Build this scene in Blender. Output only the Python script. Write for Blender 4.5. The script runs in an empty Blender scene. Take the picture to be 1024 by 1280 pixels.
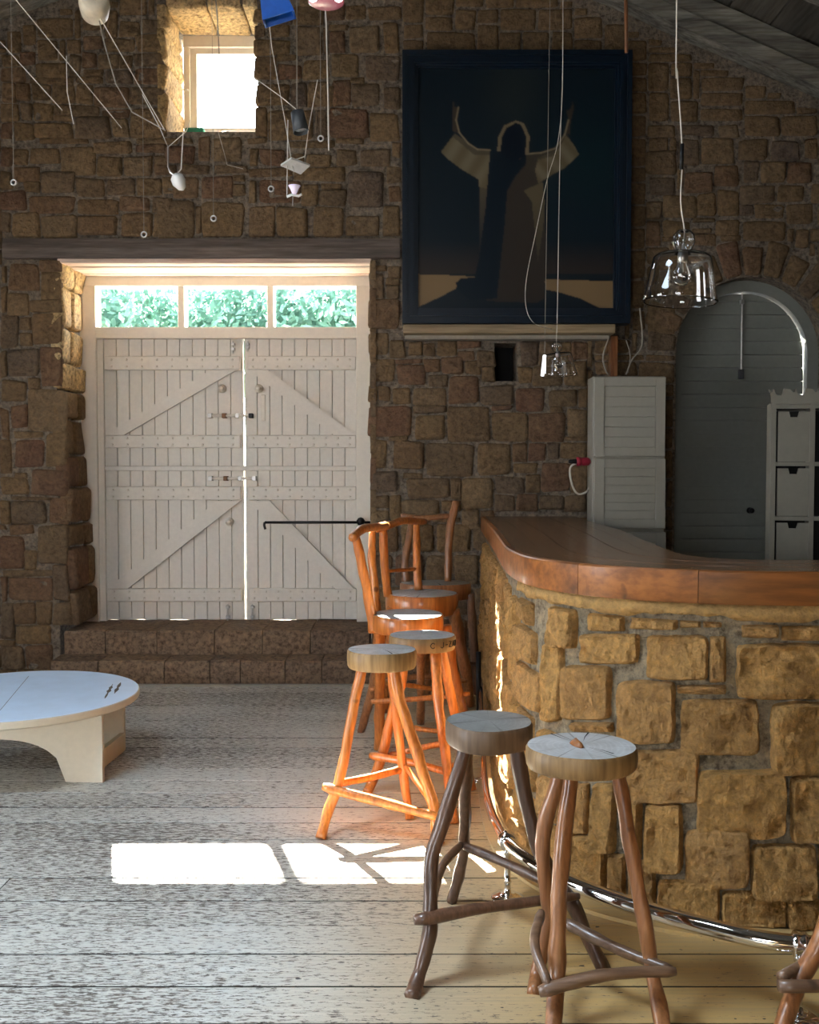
import bpy, bmesh, math, random
import numpy as np
from mathutils import Vector, noise
random.seed(7)
C = bpy.context.scene.collection
S = bpy.context.scene
PI = math.pi

# ------------------------------------------------------------------ camera
F, EYE = 1250.0, 1.4
TH = math.atan(50 / F)
cam = bpy.data.cameras.new('camera'); camo = bpy.data.objects.new('camera', cam); C.objects.link(camo)
camo.location = (0, 0, EYE); camo.rotation_euler = (PI / 2 - TH, 0, 0)
cam.sensor_fit = 'HORIZONTAL'; cam.sensor_width = 36; cam.lens = 36 * F / 1024
cam.clip_start = 0.05; cam.clip_end = 200
S.camera = camo
S.view_settings.view_transform = 'Standard'; S.view_settings.look = 'None'
S.view_settings.exposure = -0.6; S.view_settings.gamma = 1.0; S.view_settings.use_curve_mapping = False
S.cycles.max_bounces = 10; S.cycles.diffuse_bounces = 5; S.cycles.transparent_max_bounces = 16
S.cycles.sample_clamp_indirect = 40.0; S.cycles.caustics_refractive = False

# ------------------------------------------------------------------ world, sun, window daylight, added roof light
w = bpy.data.worlds.new('world'); S.world = w; w.use_nodes = True
nt = w.node_tree
bg = nt.nodes['Background']
tc = nt.nodes.new('ShaderNodeTexCoord'); sx = nt.nodes.new('ShaderNodeSeparateXYZ'); cr = nt.nodes.new('ShaderNodeValToRGB')
nt.links.new(tc.outputs['Generated'], sx.inputs[0]); nt.links.new(sx.outputs['Z'], cr.inputs[0]); nt.links.new(cr.outputs[0], bg.inputs[0])
cr.color_ramp.elements[0].position = 0.0; cr.color_ramp.elements[0].color = (.95, .97, 1, 1)
cr.color_ramp.elements[1].position = 0.7; cr.color_ramp.elements[1].color = (.62, .8, 1, 1)
bg.inputs[1].default_value = 26

SUN_D = Vector((1.27, -4.02, -2.757)).normalized()
sun = bpy.data.lights.new('sun', 'SUN'); suno = bpy.data.objects.new('sun', sun); C.objects.link(suno)
sun.energy = 300; sun.angle = math.radians(0.55); sun.color = (1, .93, .8)
suno.rotation_euler = SUN_D.to_track_quat('-Z', 'Y').to_euler()

def area(name, loc, size, energy, color, aim):
    l = bpy.data.lights.new(name, 'AREA'); o = bpy.data.objects.new(name, l); C.objects.link(o)
    l.shape = 'RECTANGLE'; l.size, l.size_y = size; l.energy = energy; l.color = color
    o.location = loc; o.rotation_euler = (Vector(aim) - Vector(loc)).to_track_quat('-Z', 'Z').to_euler()
    return o
# daylight entering by the openings of the left wall and the rear wall
area('daylight_left_doorway', (-4.75, 2.1, 1.25), (1.5, 2.0), 8, (.84, .92, 1), (0, 2.1, 1.0))
area('daylight_left_window', (-4.75, 4.75, 1.7), (.9, .9), 4, (.80, .90, 1), (0, 4.75, 1.2))
area('daylight_rear_window', (-1.6, -2.75, 1.7), (1.8, 1.2), 3, (1, .96, .9), (-1.4, 4, 1.6))

roof_fill = area('added_roof_light', (-2.4, 1.8, 4.95), (1.1, 1.2), 125, (.74, .87, 1), (-1.4, 1.1, 0))  # added skylight, out of view, for cool light on table, stools and floor
roof_fill.data.spread = math.radians(84)

# ------------------------------------------------------------------ pixel helpers (image measurements -> metres)
def ray(u, v):
    x = (u - 512) / F; y = (640 - v) / F
    return Vector((x, math.cos(TH) + y * math.sin(TH), -math.sin(TH) + y * math.cos(TH)))
def PY(u, v, Y):
    r = ray(u, v); return Vector((0, 0, EYE)) + r * (Y / r.y)
def PZ(u, v, z):
    r = ray(u, v); return Vector((0, 0, EYE)) + r * ((z - EYE) / r.z)

# ------------------------------------------------------------------ materials
class NM:
    def __init__(s, name):
        s.m = bpy.data.materials.new(name); s.m.use_nodes = True; s.t = s.m.node_tree
        s.p = s.t.nodes['Principled BSDF']
    def n(s, typ, **kw):
        o = s.t.nodes.new('ShaderNode' + typ)
        for k, v in kw.items(): setattr(o, k, v)
        return o
    def l(s, a, b): s.t.links.new(a, b)
    def coord(s, scale=(1, 1, 1), kind='Object'):
        c = s.n('TexCoord'); m = s.n('Mapping'); m.inputs['Scale'].default_value = scale
        if kind == 'World':
            g = s.n('NewGeometry'); s.l(g.outputs['Position'], m.inputs[0])
        else: s.l(c.outputs[kind], m.inputs[0])
        return m.outputs[0]
    def noise(s, vec, scale, detail=5, rough=.6):
        o = s.n('TexNoise'); o.inputs['Scale'].default_value = scale; o.inputs['Detail'].default_value = detail
        o.inputs['Roughness'].default_value = rough; s.l(vec, o.inputs['Vector']); return o.outputs[0]
    def ramp(s, fac, stops):
        o = s.n('ValToRGB'); e = o.color_ramp.elements
        while len(e) < len(stops): e.new(.5)
        for i, (p, c) in enumerate(stops):
            e[i].position = p; e[i].color = (*c, 1) if len(c) == 3 else c
        s.l(fac, o.inputs[0]); return o.outputs[0]
    def mix(s, fac, a, b, blend='MIX'):
        o = s.n('Mix', data_type='RGBA', blend_type=blend)
        for i, x in ((0, fac), (6, a), (7, b)):
            if hasattr(x, 'is_output') or isinstance(x, bpy.types.NodeSocket): s.l(x, o.inputs[i])
            else: o.inputs[i].default_value = x if i == 0 else (*x, 1)
        return o.outputs[2]
    def bump(s, h, strength=.5, dist=.01):
        b = s.n('Bump'); b.inputs['Strength'].default_value = strength; b.inputs['Distance'].default_value = dist
        s.l(h, b.inputs['Height']); s.l(b.outputs[0], s.p.inputs['Normal'])
    def base(s, x, rough=.6, metal=0, spec=.5):
        if isinstance(x, tuple): s.p.inputs['Base Color'].default_value = (*x, 1)
        else: s.l(x, s.p.inputs['Base Color'])
        s.p.inputs['Roughness'].default_value = rough; s.p.inputs['Metallic'].default_value = metal
        s.p.inputs['Specular IOR Level'].default_value = spec
        return s

def plain(name, col, rough=.5, metal=0, bump=0, var=.12, scale=30):
    k = NM(name); v = k.coord(kind='World')
    nn = k.noise(v, scale, 4)
    c = k.ramp(nn, [(.3, tuple(a * (1 - var) for a in col)), (.7, tuple(min(1, a * (1 + var)) for a in col))])
    k.base(c, rough, metal)
    if bump: k.bump(nn, bump, .004)
    return k.m

def stone_mat(name, cols, relief=.9, dist=.012, sc=1.0, con=1.0, tool=False):
    k = NM(name); v = k.coord((sc, sc, sc), kind='World')
    oi = k.n('ObjectInfo')
    per = k.ramp(oi.outputs['Random'], [(i / (len(cols) - 1) if len(cols) > 1 else 0, c) for i, c in enumerate(cols)])
    big = k.noise(v, 5, 5); fine = k.noise(v, 34, 9, .72); vf = k.noise(v, 120, 4, .7)
    c = k.mix(k.ramp(big, [(.35, (0, 0, 0)), (.7, (1, 1, 1))]), per, tuple(q * 1.35 for q in cols[0]), 'MIX')
    c = k.mix(.55, per, c)
    sh = k.ramp(fine, [(.36, (1 - .6 * con, 1 - .64 * con, 1 - .66 * con)), (.5, (.95, .95, .95)), (.66, (1 + .5 * con, 1 + .4 * con, 1 + .25 * con))])
    c = k.mix(1, c, sh, 'MULTIPLY')
    k.base(c, .88, 0, .25)
    a = k.n('Math', operation='MULTIPLY_ADD'); k.l(fine, a.inputs[0]); a.inputs[1].default_value = 1.0
    b2 = k.n('Math', operation='MULTIPLY'); k.l(vf, b2.inputs[0]); b2.inputs[1].default_value = .22; k.l(b2.outputs[0], a.inputs[2])
    if tool:   # slanting tool marks on the dressed blocks
        tm = k.n('Mapping'); tm.inputs['Rotation'].default_value = (.5, .6, .3); tm.inputs['Scale'].default_value = (60, 60, 16); k.l(v, tm.inputs[0])
        tn = k.n('TexNoise'); tn.inputs['Scale'].default_value = 1; tn.inputs['Detail'].default_value = 4; k.l(tm.outputs[0], tn.inputs['Vector'])
        a3 = k.n('Math', operation='MULTIPLY_ADD'); k.l(tn.outputs[0], a3.inputs[0]); a3.inputs[1].default_value = .6; k.l(a.outputs[0], a3.inputs[2]); a = a3
    k.bump(a.outputs[0], relief, dist)
    return k.m

def wood_mat(name, c1, c2, rough=.45, axis='Z', grain=18, bump=.3, coat=0.0, knots=True):
    k = NM(name)
    st = {'Z': (1, 1, .08), 'X': (.08, 1, 1), 'Y': (1, .08, 1)}[axis]
    v = k.coord(st, kind='World')
    oi = k.n('ObjectInfo'); ad = k.n('VectorMath', operation='ADD'); k.l(v, ad.inputs[0])
    sc_ = k.n('VectorMath', operation='SCALE'); cb = k.n('CombineXYZ')
    for i in range(3): k.l(oi.outputs['Random'], cb.inputs[i])
    k.l(cb.outputs[0], sc_.inputs[0]); sc_.inputs['Scale'].default_value = 13; k.l(sc_.outputs[0], ad.inputs[1])
    g = k.noise(ad.outputs[0], grain, 6, .65); g2 = k.noise(ad.outputs[0], grain * 5, 3, .5)
    c = k.ramp(g, [(.3, c1), (.62, c2), (.8, tuple(min(1, x * 1.25) for x in c2))])
    tone = k.ramp(oi.outputs['Random'], [(0, (.82, .82, .82)), (1, (1.12, 1.1, 1.06))])
    c = k.mix(1, c, tone, 'MULTIPLY')
    c = k.mix(1, c, k.ramp(g2, [(.35, (.72, .68, .62)), (.6, (1.08, 1.08, 1.08))]), 'MULTIPLY')
    if knots:
        kn = k.noise(k.coord((1, 1, 1), kind='World'), 9, 2); kk = k.ramp(kn, [(.70, (0, 0, 0)), (.76, (1, 1, 1))])
        c = k.mix(kk, c, tuple(x * .45 for x in c1))
    k.base(c, rough); k.bump(g2, bump, .002)
    if coat: k.p.inputs['Coat Weight'].default_value = coat; k.p.inputs['Coat Roughness'].default_value = .15
    return k.m

M = {}
M['stone'] = stone_mat('rubble sandstone', [(.185, .122, .068), (.255, .168, .084), (.155, .112, .075), (.22, .145, .072), (.185, .098, .064), (.275, .188, .10), (.13, .10, .082)], 1.0, .03, con=.6)
M['mortar'] = stone_mat('lime mortar', [(.22, .18, .14), (.25, .21, .165)], 1.0, .03)
M['jamb'] = stone_mat('daylight tinted jamb stone', [(.50, .35, .16), (.56, .43, .25), (.42, .28, .13)], .9, .03)  # stone made paler: daylight on the reveals put into the colour
M['barstone'] = stone_mat('chiselled bar sandstone', [(.56, .31, .10), (.64, .37, .13), (.48, .265, .095), (.59, .34, .135)], 1.0, .045, con=.5, tool=True)
M['barmortar'] = stone_mat('grey bar mortar', [(.25, .20, .135), (.30, .25, .17)], 1.0, .02)
M['barsand'] = stone_mat('sandy bedding mortar', [(.50, .30, .11), (.52, .32, .12)], 1.0, .03, con=.5)
M['step'] = stone_mat('worn step stone', [(.17, .115, .075), (.20, .135, .085), (.15, .105, .075)], .8, .01)
M['orange'] = wood_mat('varnished orange branch wood', (.36, .11, .02), (.60, .21, .042), .34, coat=.25)
M['brown'] = wood_mat('red brown branch wood', (.19, .07, .026), (.34, .145, .055), .35, coat=.3)
M['dark'] = wood_mat('shadow darkened branch wood', (.075, .036, .02), (.15, .075, .042), .38, coat=.25)  # brown wood darkened: shadow on these legs put into the colour
M['rung'] = wood_mat('grey brown branch wood', (.085, .045, .028), (.20, .115, .068), .4, axis='X', coat=.2)
M['oak'] = wood_mat('oiled worktop wood', (.075, .032, .014), (.29, .14, .062), .26, axis='Y', grain=10, bump=.15, coat=.3, knots=False)
M['oakedge'] = wood_mat('oiled worktop edge', (.11, .036, .008), (.31, .11, .022), .45, axis='X', grain=9, bump=.15, coat=.08)
M['roof'] = wood_mat('weathered roof boards', (.05, .046, .04), (.11, .10, .085), .7, axis='Y', grain=10, bump=.8, knots=False)
M['rafter'] = wood_mat('whitewashed weathered beam', (.05, .046, .04), (.30, .29, .25), .8, axis='X', grain=14, bump=1.0, knots=False)
M['lintel'] = wood_mat('dark timber lintel', (.045, .035, .03), (.13, .10, .085), .7, axis='X', grain=14, bump=.9, knots=False)
M['soffit'] = wood_mat('sunlight tinted soffit board', (.50, .30, .23), (.72, .62, .55), .7, axis='X', grain=9, bump=.6, knots=False)  # pale pink stands for sun on the underside, put into the colour
M['ledge'] = wood_mat('pale timber ledge', (.20, .145, .085), (.33, .25, .15), .6, axis='X', grain=9, bump=.3, knots=False)
M['cream'] = plain('cream door paint', (.68, .64, .57), .45, bump=.15, var=.05)
M['frame'] = plain('cream frame paint', (.70, .65, .56), .4, bump=.1, var=.04)
M['grey_paint'] = plain('grey green door paint', (.19, .20, .18), .5, bump=.1, var=.05)
M['cabinet'] = plain('ivory cabinet paint', (.34, .32, .265), .45, var=.03)
M['drawer'] = plain('stone cabinet paint', (.21, .195, .155), .5, var=.04)
M['black'] = plain('black iron', (.012, .012, .013), .4, .6)
M['hole'] = plain('dark gap', (.01, .01, .01), .9)
M['steel'] = plain('brushed steel hardware', (.55, .54, .52), .35, .9)
M['rust'] = plain('rusty bolt', (.20, .10, .05), .6, .4)
M['navy'] = plain('navy lacquered frame', (.002, .009, .020), .32, var=.2)
M['tabletop'] = plain('sky tinted table paint', (.64, .78, .95), .30, var=.05, scale=9)  # pale blue stands for cool window light on the top, put into the paint
M['tableside'] = plain('cream table paint', (.62, .55, .42), .5, var=.04)
M['white'] = plain('white paint', (.8, .8, .78), .4)
M['cord'] = plain('pale cord', (.62, .58, .50), .6)
M['cordthin'] = plain('thin brown cord', (.30, .27, .22), .6)
M['red'] = plain('red plastic plug', (.30, .01, .03), .35)
M['green'] = plain('green painted tin', (.02, .22, .12), .5)
M['seam'] = plain('dark board edges', (.018, .014, .011), .9)
M['earth'] = plain('dry outside ground', (.30, .27, .2), .9)
M['plaster'] = stone_mat('rough side wall stone', [(.13, .095, .06), (.15, .11, .07)], .8, .02)
M['blueshade'] = plain('blue enamel shade', (.01, .09, .42), .3)
M['darkgrey'] = plain('dark grey shade', (.05, .055, .06), .45)
M['pewter'] = plain('brushed pewter plate', (.55, .55, .52), .4, .2)
M['flesh'] = plain('speaker cream plastic', (.55, .47, .34), .5)

k = NM('polished chrome'); k.base((.82, .82, .83), .07, 1); M['chrome'] = k.m
k = NM('clear glass'); k.base((1, 1, 1), .01); k.p.inputs['Transmission Weight'].default_value = 1; k.p.inputs['IOR'].default_value = 1.45; M['glass'] = k.m
def thin_glass(name, fac):
    k = NM(name); t = k.t
    tr = k.n('BsdfTransparent'); gl = k.n('BsdfGlossy'); gl.inputs['Roughness'].default_value = .03
    mx = k.n('MixShader'); mx.inputs[0].default_value = fac
    k.l(tr.outputs[0], mx.inputs[1]); k.l(gl.outputs[0], mx.inputs[2]); k.l(mx.outputs[0], t.nodes['Material Output'].inputs[0])
    return k.m
M['pane'] = thin_glass('window pane glass', .06)
k = NM('frosted white shade'); k.base((.85, .84, .8), .3); k.p.inputs['Transmission Weight'].default_value = .3; M['opal'] = k.m
k = NM('pink glass shade'); k.base((.85, .3, .38), .25); k.p.inputs['Transmission Weight'].default_value = .4; M['pink'] = k.m
k = NM('glowing white'); k.base((1, 1, 1), .3); k.p.inputs['Emission Color'].default_value = (.95, .97, 1, 1); k.p.inputs['Emission Strength'].default_value = 3; M['lit'] = k.m
k = NM('violet glass shade'); k.base((.75, .65, .85), .15); k.p.inputs['Emission Color'].default_value = (.9, .85, 1, 1); k.p.inputs['Emission Strength'].default_value = .35; M['violet'] = k.m

# floor: worn paint over old boards, bounced sun painted in near the bar
k = NM('worn boards with painted sun bounce')
v = k.coord((.30, 1.3, 1), kind='World')
oi0 = k.n('ObjectInfo'); cb0 = k.n('CombineXYZ'); k.l(oi0.outputs['Random'], cb0.inputs[0]); k.l(oi0.outputs['Random'], cb0.inputs[1]); sc0 = k.n('VectorMath', operation='SCALE'); sc0.inputs['Scale'].default_value = 31; k.l(cb0.outputs[0], sc0.inputs[0]); ad0 = k.n('VectorMath', operation='ADD'); k.l(v, ad0.inputs[0]); k.l(sc0.outputs[0], ad0.inputs[1]); v = ad0.outputs[0]
n1 = k.noise(v, 90, 6, .75); n2 = k.noise(k.coord((.5, .8, 1), kind='World'), 1.1, 3); n3 = k.noise(k.coord((.05, 1.4, 1), kind='World'), 60, 3, .6)
oi = k.n('ObjectInfo')
sepx = k.n('SeparateXYZ'); g = k.n('NewGeometry'); k.l(g.outputs['Position'], sepx.inputs[0])
mr = k.n('MapRange'); mr.inputs[1].default_value = -.9; mr.inputs[2].default_value = .75; mr.inputs[3].default_value = 0.0; mr.inputs[4].default_value = .12; k.l(sepx.outputs['X'], mr.inputs[0])
s1 = k.n('Math', operation='MULTIPLY_ADD'); k.l(n2, s1.inputs[0]); s1.inputs[1].default_value = .22; k.l(n1, s1.inputs[2])
s2 = k.n('Math', operation='ADD'); k.l(s1.outputs[0], s2.inputs[0]); k.l(mr.outputs[0], s2.inputs[1])
s3 = k.n('Math', operation='MULTIPLY_ADD'); k.l(oi.outputs['Random'], s3.inputs[0]); s3.inputs[1].default_value = .05; k.l(s2.outputs[0], s3.inputs[2])
mask = k.ramp(s3.outputs[0], [(.585, (0, 0, 0)), (.640, (1, 1, 1))])
wood = k.ramp(n3, [(.3, (.070, .055, .045)), (.7, (.15, .12, .095))])
bounce_fac = k.n('MapRange'); bounce_fac.inputs[1].default_value = -.5; bounce_fac.inputs[2].default_value = .45; k.l(sepx.outputs['X'], bounce_fac.inputs[0])
paint = k.mix(bounce_fac.outputs[0], (.56, .55, .50), (.54, .35, .13))  # ochre towards the bar paints in the warm bounced sunlight
paint = k.mix(k.ramp(n3, [(.35, (0, 0, 0)), (.8, (.5, .5, .5))]), paint, (.28, .24, .17))
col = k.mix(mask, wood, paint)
gg = k.noise(k.coord((.8, 1.6, 1), kind='World'), 34, 2, .4); gm = k.ramp(gg, [(.725, (0, 0, 0)), (.745, (1, 1, 1))]); col = k.mix(gm, col, (.02, .013, .008)); k.base(col, .5)
rr = k.ramp(mask, [(0, (.62, .62, .62)), (1, (.36, .36, .36))]); k.l(rr, k.p.inputs['Roughness'])
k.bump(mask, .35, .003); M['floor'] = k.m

# stool seat tops: greyed end grain with rings and splits
def seat_mat(name, ca, cb):
    k = NM(name); v = k.coord((1, 1, 0)); tcn = v
    wob = k.noise(v, 9, 3); ad = k.n('VectorMath', operation='ADD'); k.l(v, ad.inputs[0])
    sc2 = k.n('VectorMath', operation='SCALE'); cbn = k.n('CombineXYZ'); k.l(wob, cbn.inputs[0]); k.l(wob, cbn.inputs[1]); k.l(cbn.outputs[0], sc2.inputs[0]); sc2.inputs['Scale'].default_value = .03; k.l(sc2.outputs[0], ad.inputs[1])
    ln = k.n('VectorMath', operation='LENGTH'); k.l(ad.outputs[0], ln.inputs[0])
    m1 = k.n('Math', operation='MULTIPLY'); k.l(ln.outputs['Value'], m1.inputs[0]); m1.inputs[1].default_value = 420
    sn = k.n('Math', operation='SINE'); k.l(m1.outputs[0], sn.inputs[0])
    rng = k.ramp(sn.outputs[0], [(0, (.91, .91, .91)), (.8, (1, 1, 1))])
    sp = k.n('SeparateXYZ'); k.l(v, sp.inputs[0]); at = k.n('Math', operation='ARCTAN2'); k.l(sp.outputs[1], at.inputs[0]); k.l(sp.outputs[0], at.inputs[1])
    nx = k.n('TexNoise', noise_dimensions='1D'); nx.inputs['Scale'].default_value = 6; nx.inputs['Detail'].default_value = 3; oi = k.n('ObjectInfo')
    ma = k.n('Math', operation='MULTIPLY_ADD'); k.l(oi.outputs['Random'], ma.inputs[0]); ma.inputs[1].default_value = 20; k.l(at.outputs[0], ma.inputs[2]); k.l(ma.outputs[0], nx.inputs['W'])
    crk = k.ramp(nx.outputs[0], [(.30, (.35, .33, .3)), (.36, (1, 1, 1))])
    bl = k.noise(v, 14, 5)
    c = k.ramp(bl, [(.3, ca), (.7, cb)])
    c = k.mix(1, c, rng, 'MULTIPLY'); c = k.mix(1, c, crk, 'MULTIPLY')
    k.base(c, .32); k.bump(bl, .3, .003); return k.m
M['seat_top'] = seat_mat('weathered sky tinted end grain', (.40, .41, .40), (.62, .65, .66))  # weathered grey, lightened and cooled for the sky reflected on the seats
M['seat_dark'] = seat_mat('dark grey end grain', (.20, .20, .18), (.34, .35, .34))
M['seat_rim'] = wood_mat('bark coloured seat rim', (.14, .08, .03), (.32, .20, .085), .5, grain=12)
M['seat_rim_shade'] = wood_mat('shadow darkened seat rim', (.08, .05, .03), (.16, .10, .06), .5, grain=12)  # rim darkened for the shadow on its front

# ------------------------------------------------------------------ mesh builder
ORG = {}
class MB:
    def __init__(s): s.v = []; s.f = []; s.mi = []; s.m = 0
    def add(s, vs, fs):
        b = len(s.v); s.v += [Vector(x) for x in vs]
        for f in fs: s.f.append([b + i for i in f]); s.mi.append(s.m)
        return s
    def box(s, x0, x1, y0, y1, z0, z1, bev=0):
        if bev:
            b = min(bev, .45 * min(abs(x1 - x0), abs(y1 - y0), abs(z1 - z0)))
            bm = bmesh.new(); bmesh.ops.create_cube(bm, size=1)
            for q in bm.verts: q.co = Vector(((x0 + x1) / 2 + q.co.x * (x1 - x0), (y0 + y1) / 2 + q.co.y * (y1 - y0), (z0 + z1) / 2 + q.co.z * (z1 - z0)))
            bmesh.ops.bevel(bm, geom=bm.edges[:], offset=b, segments=1, affect='EDGES')
            bm.verts.index_update()
            s.add([q.co.copy() for q in bm.verts], [[q.index for q in f.verts] for f in bm.faces]); bm.free(); return s
        return s.add([(x, y, z) for z in (z0, z1) for y in (y0, y1) for x in (x0, x1)],
              [(0, 2, 3, 1), (4, 5, 7, 6), (0, 1, 5, 4), (2, 6, 7, 3), (0, 4, 6, 2), (1, 3, 7, 5)])
    def prism(s, poly, d0, d1, f):
        """extrude polygon [(a,b)] between depths; f(a,b,d)->xyz"""
        n = len(poly)
        return s.add([f(a, b, d0) for a, b in poly] + [f(a, b, d1) for a, b in poly],
              [list(range(n))[::-1], list(range(n, 2 * n))] + [(i, (i + 1) % n, n + (i + 1) % n, n + i) for i in range(n)])
    def tube(s, pts, rad, n=10, cap=True, wob=0, seed=0):
        pts = [Vector(p) for p in pts]
        if not hasattr(rad, '__len__'): rad = [rad] * len(pts)
        t0 = (pts[1] - pts[0]).normalized()
        up = Vector((0, 0, 1)) if abs(t0.z) < .9 else Vector((1, 0, 0))
        nrm = t0.cross(up).normalized(); vs = []
        for i, p in enumerate(pts):
            t = (pts[min(i + 1, len(pts) - 1)] - pts[max(i - 1, 0)]).normalized()
            nrm = (nrm - t * nrm.dot(t)).normalized(); b = t.cross(nrm)
            for j in range(n):
                a = 2 * PI * j / n; r = rad[i]
                if wob: r *= 1 + wob * noise.noise(p * 14 + Vector((math.cos(a) * 1.5, math.sin(a) * 1.5, seed)))
                vs.append(p + nrm * (r * math.cos(a)) + b * (r * math.sin(a)))
        m = len(pts); fs = [(i * n + j, i * n + (j + 1) % n, (i + 1) * n + (j + 1) % n, (i + 1) * n + j) for i in range(m - 1) for j in range(n)]
        if cap: fs += [list(range(n))[::-1], [(m - 1) * n + j for j in range(n)]]
        return s.add(vs, fs)
    def lathe(s, prof, c, n=24, ax=None, closed=False):
        """prof [(r,z)] around a vertical axis at c, or along ax"""
        c = Vector(c); a = Vector((0, 0, 1)) if ax is None else Vector(ax).normalized()
        q = a.to_track_quat('Z', 'Y'); ex = q @ Vector((1, 0, 0)); ey = q @ Vector((0, 1, 0))
        vs = [c + a * z + ex * (r * math.cos(2 * PI * j / n)) + ey * (r * math.sin(2 * PI * j / n)) for r, z in prof for j in range(n)]
        m = len(prof); fs = [(i * n + j, i * n + (j + 1) % n, (i + 1) * n + (j + 1) % n, (i + 1) * n + j) for i in range(m - 1) for j in range(n)]
        if closed: fs += [((m - 1) * n + j, (m - 1) * n + (j + 1) % n, (j + 1) % n, j) for j in range(n)]
        else:
            fs += [list(range(n))[::-1], [(m - 1) * n + j for j in range(n)]]
        return s.add(vs, fs)
    def build(s, name, mat, parent=None, origin=None, smooth=False, mats=None, fix=True):
        po = ORG.get(parent.name, Vector()) if parent else Vector()
        org = Vector(origin) if origin is not None else (po.copy() if parent else Vector())
        me = bpy.data.meshes.new(name)
        me.from_pydata([x - org for x in s.v], [], s.f)
        for mm in (mats or [mat]): me.materials.append(mm)
        if mats: me.polygons.foreach_set('material_index', s.mi)
        if fix:
            bm = bmesh.new(); bm.from_mesh(me); bmesh.ops.recalc_face_normals(bm, faces=bm.faces[:]); bm.to_mesh(me); bm.free()
        if smooth: me.polygons.foreach_set('use_smooth', [True] * len(me.polygons))
        o = bpy.data.objects.new(name, me); C.objects.link(o)
        o.location = org - po
        if parent: o.parent = parent
        ORG[o.name] = org
        return o
def smooth_by(o, ang=40):
    me = o.data
    me.polygons.foreach_set('use_smooth', [True] * len(me.polygons))
    me.set_sharp_from_angle(angle=math.radians(ang)); return o
def tag(o, label, cat, group=None, kind=None):
    o['label'] = label; o['category'] = cat
    if group: o['group'] = group
    if kind: o['kind'] = kind
    return o
def thing(name, loc, label, cat, group=None):
    o = bpy.data.objects.new(name, None); C.objects.link(o); o.location = loc; o.empty_display_size = .1
    ORG[o.name] = Vector(loc); return tag(o, label, cat, group)
def struct(o): o['kind'] = 'structure'; return o
def sroot(name, loc=(0, 0, 0)):
    o = bpy.data.objects.new(name, None); C.objects.link(o); o.location = loc; ORG[o.name] = Vector(loc); return struct(o)
def spline(pts, k=6):
    pts = [Vector(p) for p in pts]
    P = [pts[0] * 2 - pts[1]] + pts + [pts[-1] * 2 - pts[-2]]; out = []
    for i in range(1, len(P) - 2):
        for j in range(k):
            t = j / k; a, b, c, d = P[i - 1], P[i], P[i + 1], P[i + 2]
            out.append(.5 * ((2 * b) + (c - a) * t + (2 * a - 5 * b + 4 * c - d) * t * t + (3 * b - a - 3 * c + d) * t ** 3))
    out.append(pts[-1].copy()); return out

def stone(corners, mapf, depth, seed, n=16, rough=.008, sq=.20, emb=.03, jit=.035):
    """one dressed-face rubble stone; corners 4x(a,b) bl,br,tr,tl; mapf(a,b,d)"""
    rs = random.Random(seed); mb = MB(); c = corners
    out = []
    for i in range(n):
        t = 2 * PI * (i + .5) / n; cc, ss = math.cos(t), math.sin(t)
        x = math.copysign(abs(cc) ** sq, cc); y = math.copysign(abs(ss) ** sq, ss)
        r = 1 - rs.random() * jit * 2; out.append((x * r, y * r))
    def bil(x, y):
        x = (x + 1) / 2; y = (y + 1) / 2
        a = [(1 - x) * (1 - y), x * (1 - y), x * y, (1 - x) * y]
        return sum(a[i] * c[i][0] for i in range(4)), sum(a[i] * c[i][1] for i in range(4))
    vs = []; wm = min(abs(c[1][0] - c[0][0]), abs(c[3][1] - c[0][1])); e_ = min(.2, .011 / max(wm * .5, .01))
    rings = [(1.03, -emb, 0), (1.03, depth * .45, .2), (1.03 - e_, depth * .95, .8), (.66, depth, 1), (.34, depth * 1.02, 1)]
    tilt = (rs.uniform(-1, 1) * depth * .25, rs.uniform(-1, 1) * depth * .25)
    for sc, d, nz in rings:
        for x, y in out:
            a, b = bil(x * sc, y * sc)
            dd = d + nz * (rough * noise.noise(Vector((a * 9 + seed, b * 9, 0))) + tilt[0] * x * sc + tilt[1] * y * sc)
            vs.append(mapf(a, b, dd))
    a, b = bil(0, 0); vs.append(mapf(a, b, depth * 1.05 + rough * .3))
    R = len(rings); fs = [(i * n + j, i * n + (j + 1) % n, (i + 1) * n + (j + 1) % n, (i + 1) * n + j) for i in range(R - 1) for j in range(n)]
    fs += [((R - 1) * n + j, (R - 1) * n + (j + 1) % n, R * n) for j in range(n)]
    mb.add(vs, fs); return mb

def rect_corners(a0, b0, a1, b1, seed, j=.008):
    r = random.Random(seed * 7 + 1); q = lambda: r.uniform(-j, j)
    return [(a0 + q(), b0 + q()), (a1 + q(), b0 + q()), (a1 + q(), b1 + q()), (a0 + q(), b1 + q())]

# ------------------------------------------------------------------ room shell
XL, XR, YB, YW, YD = -4.4, 3.7, -2.5, 6.83, 7.3       # side walls, rear wall, wall face, door plane
APX, APZ = -.385, 5.226
def roofz(x): return APZ - (.353 if x < APX else .43) * abs(x - APX)
floor = sroot('floor', (0, 0, 0))
y = PZ(512, 1157, 0).y; i = 0
while y > YB: y -= .182
fr = random.Random(3)
while y < 7.45:
    # plank edges measured on the photo's boards (about 0.182 m each)
    z = fr.uniform(-.0015, .001)
    cuts = [XL] + ([fr.uniform(-3.2, 3.0)] if fr.random() < .35 else []) + [XR]
    for a, b in zip(cuts, cuts[1:]):
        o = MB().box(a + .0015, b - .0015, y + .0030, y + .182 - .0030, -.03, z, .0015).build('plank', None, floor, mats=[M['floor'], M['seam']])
        for f in o.data.polygons:
            if f.normal.z < .4: f.material_index = 1
    y += .182
sub = MB().box(XL - .4, XR + .4, YB - .4, 7.45, -.12, -.031).build('subfloor', M['hole'], floor)

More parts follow.
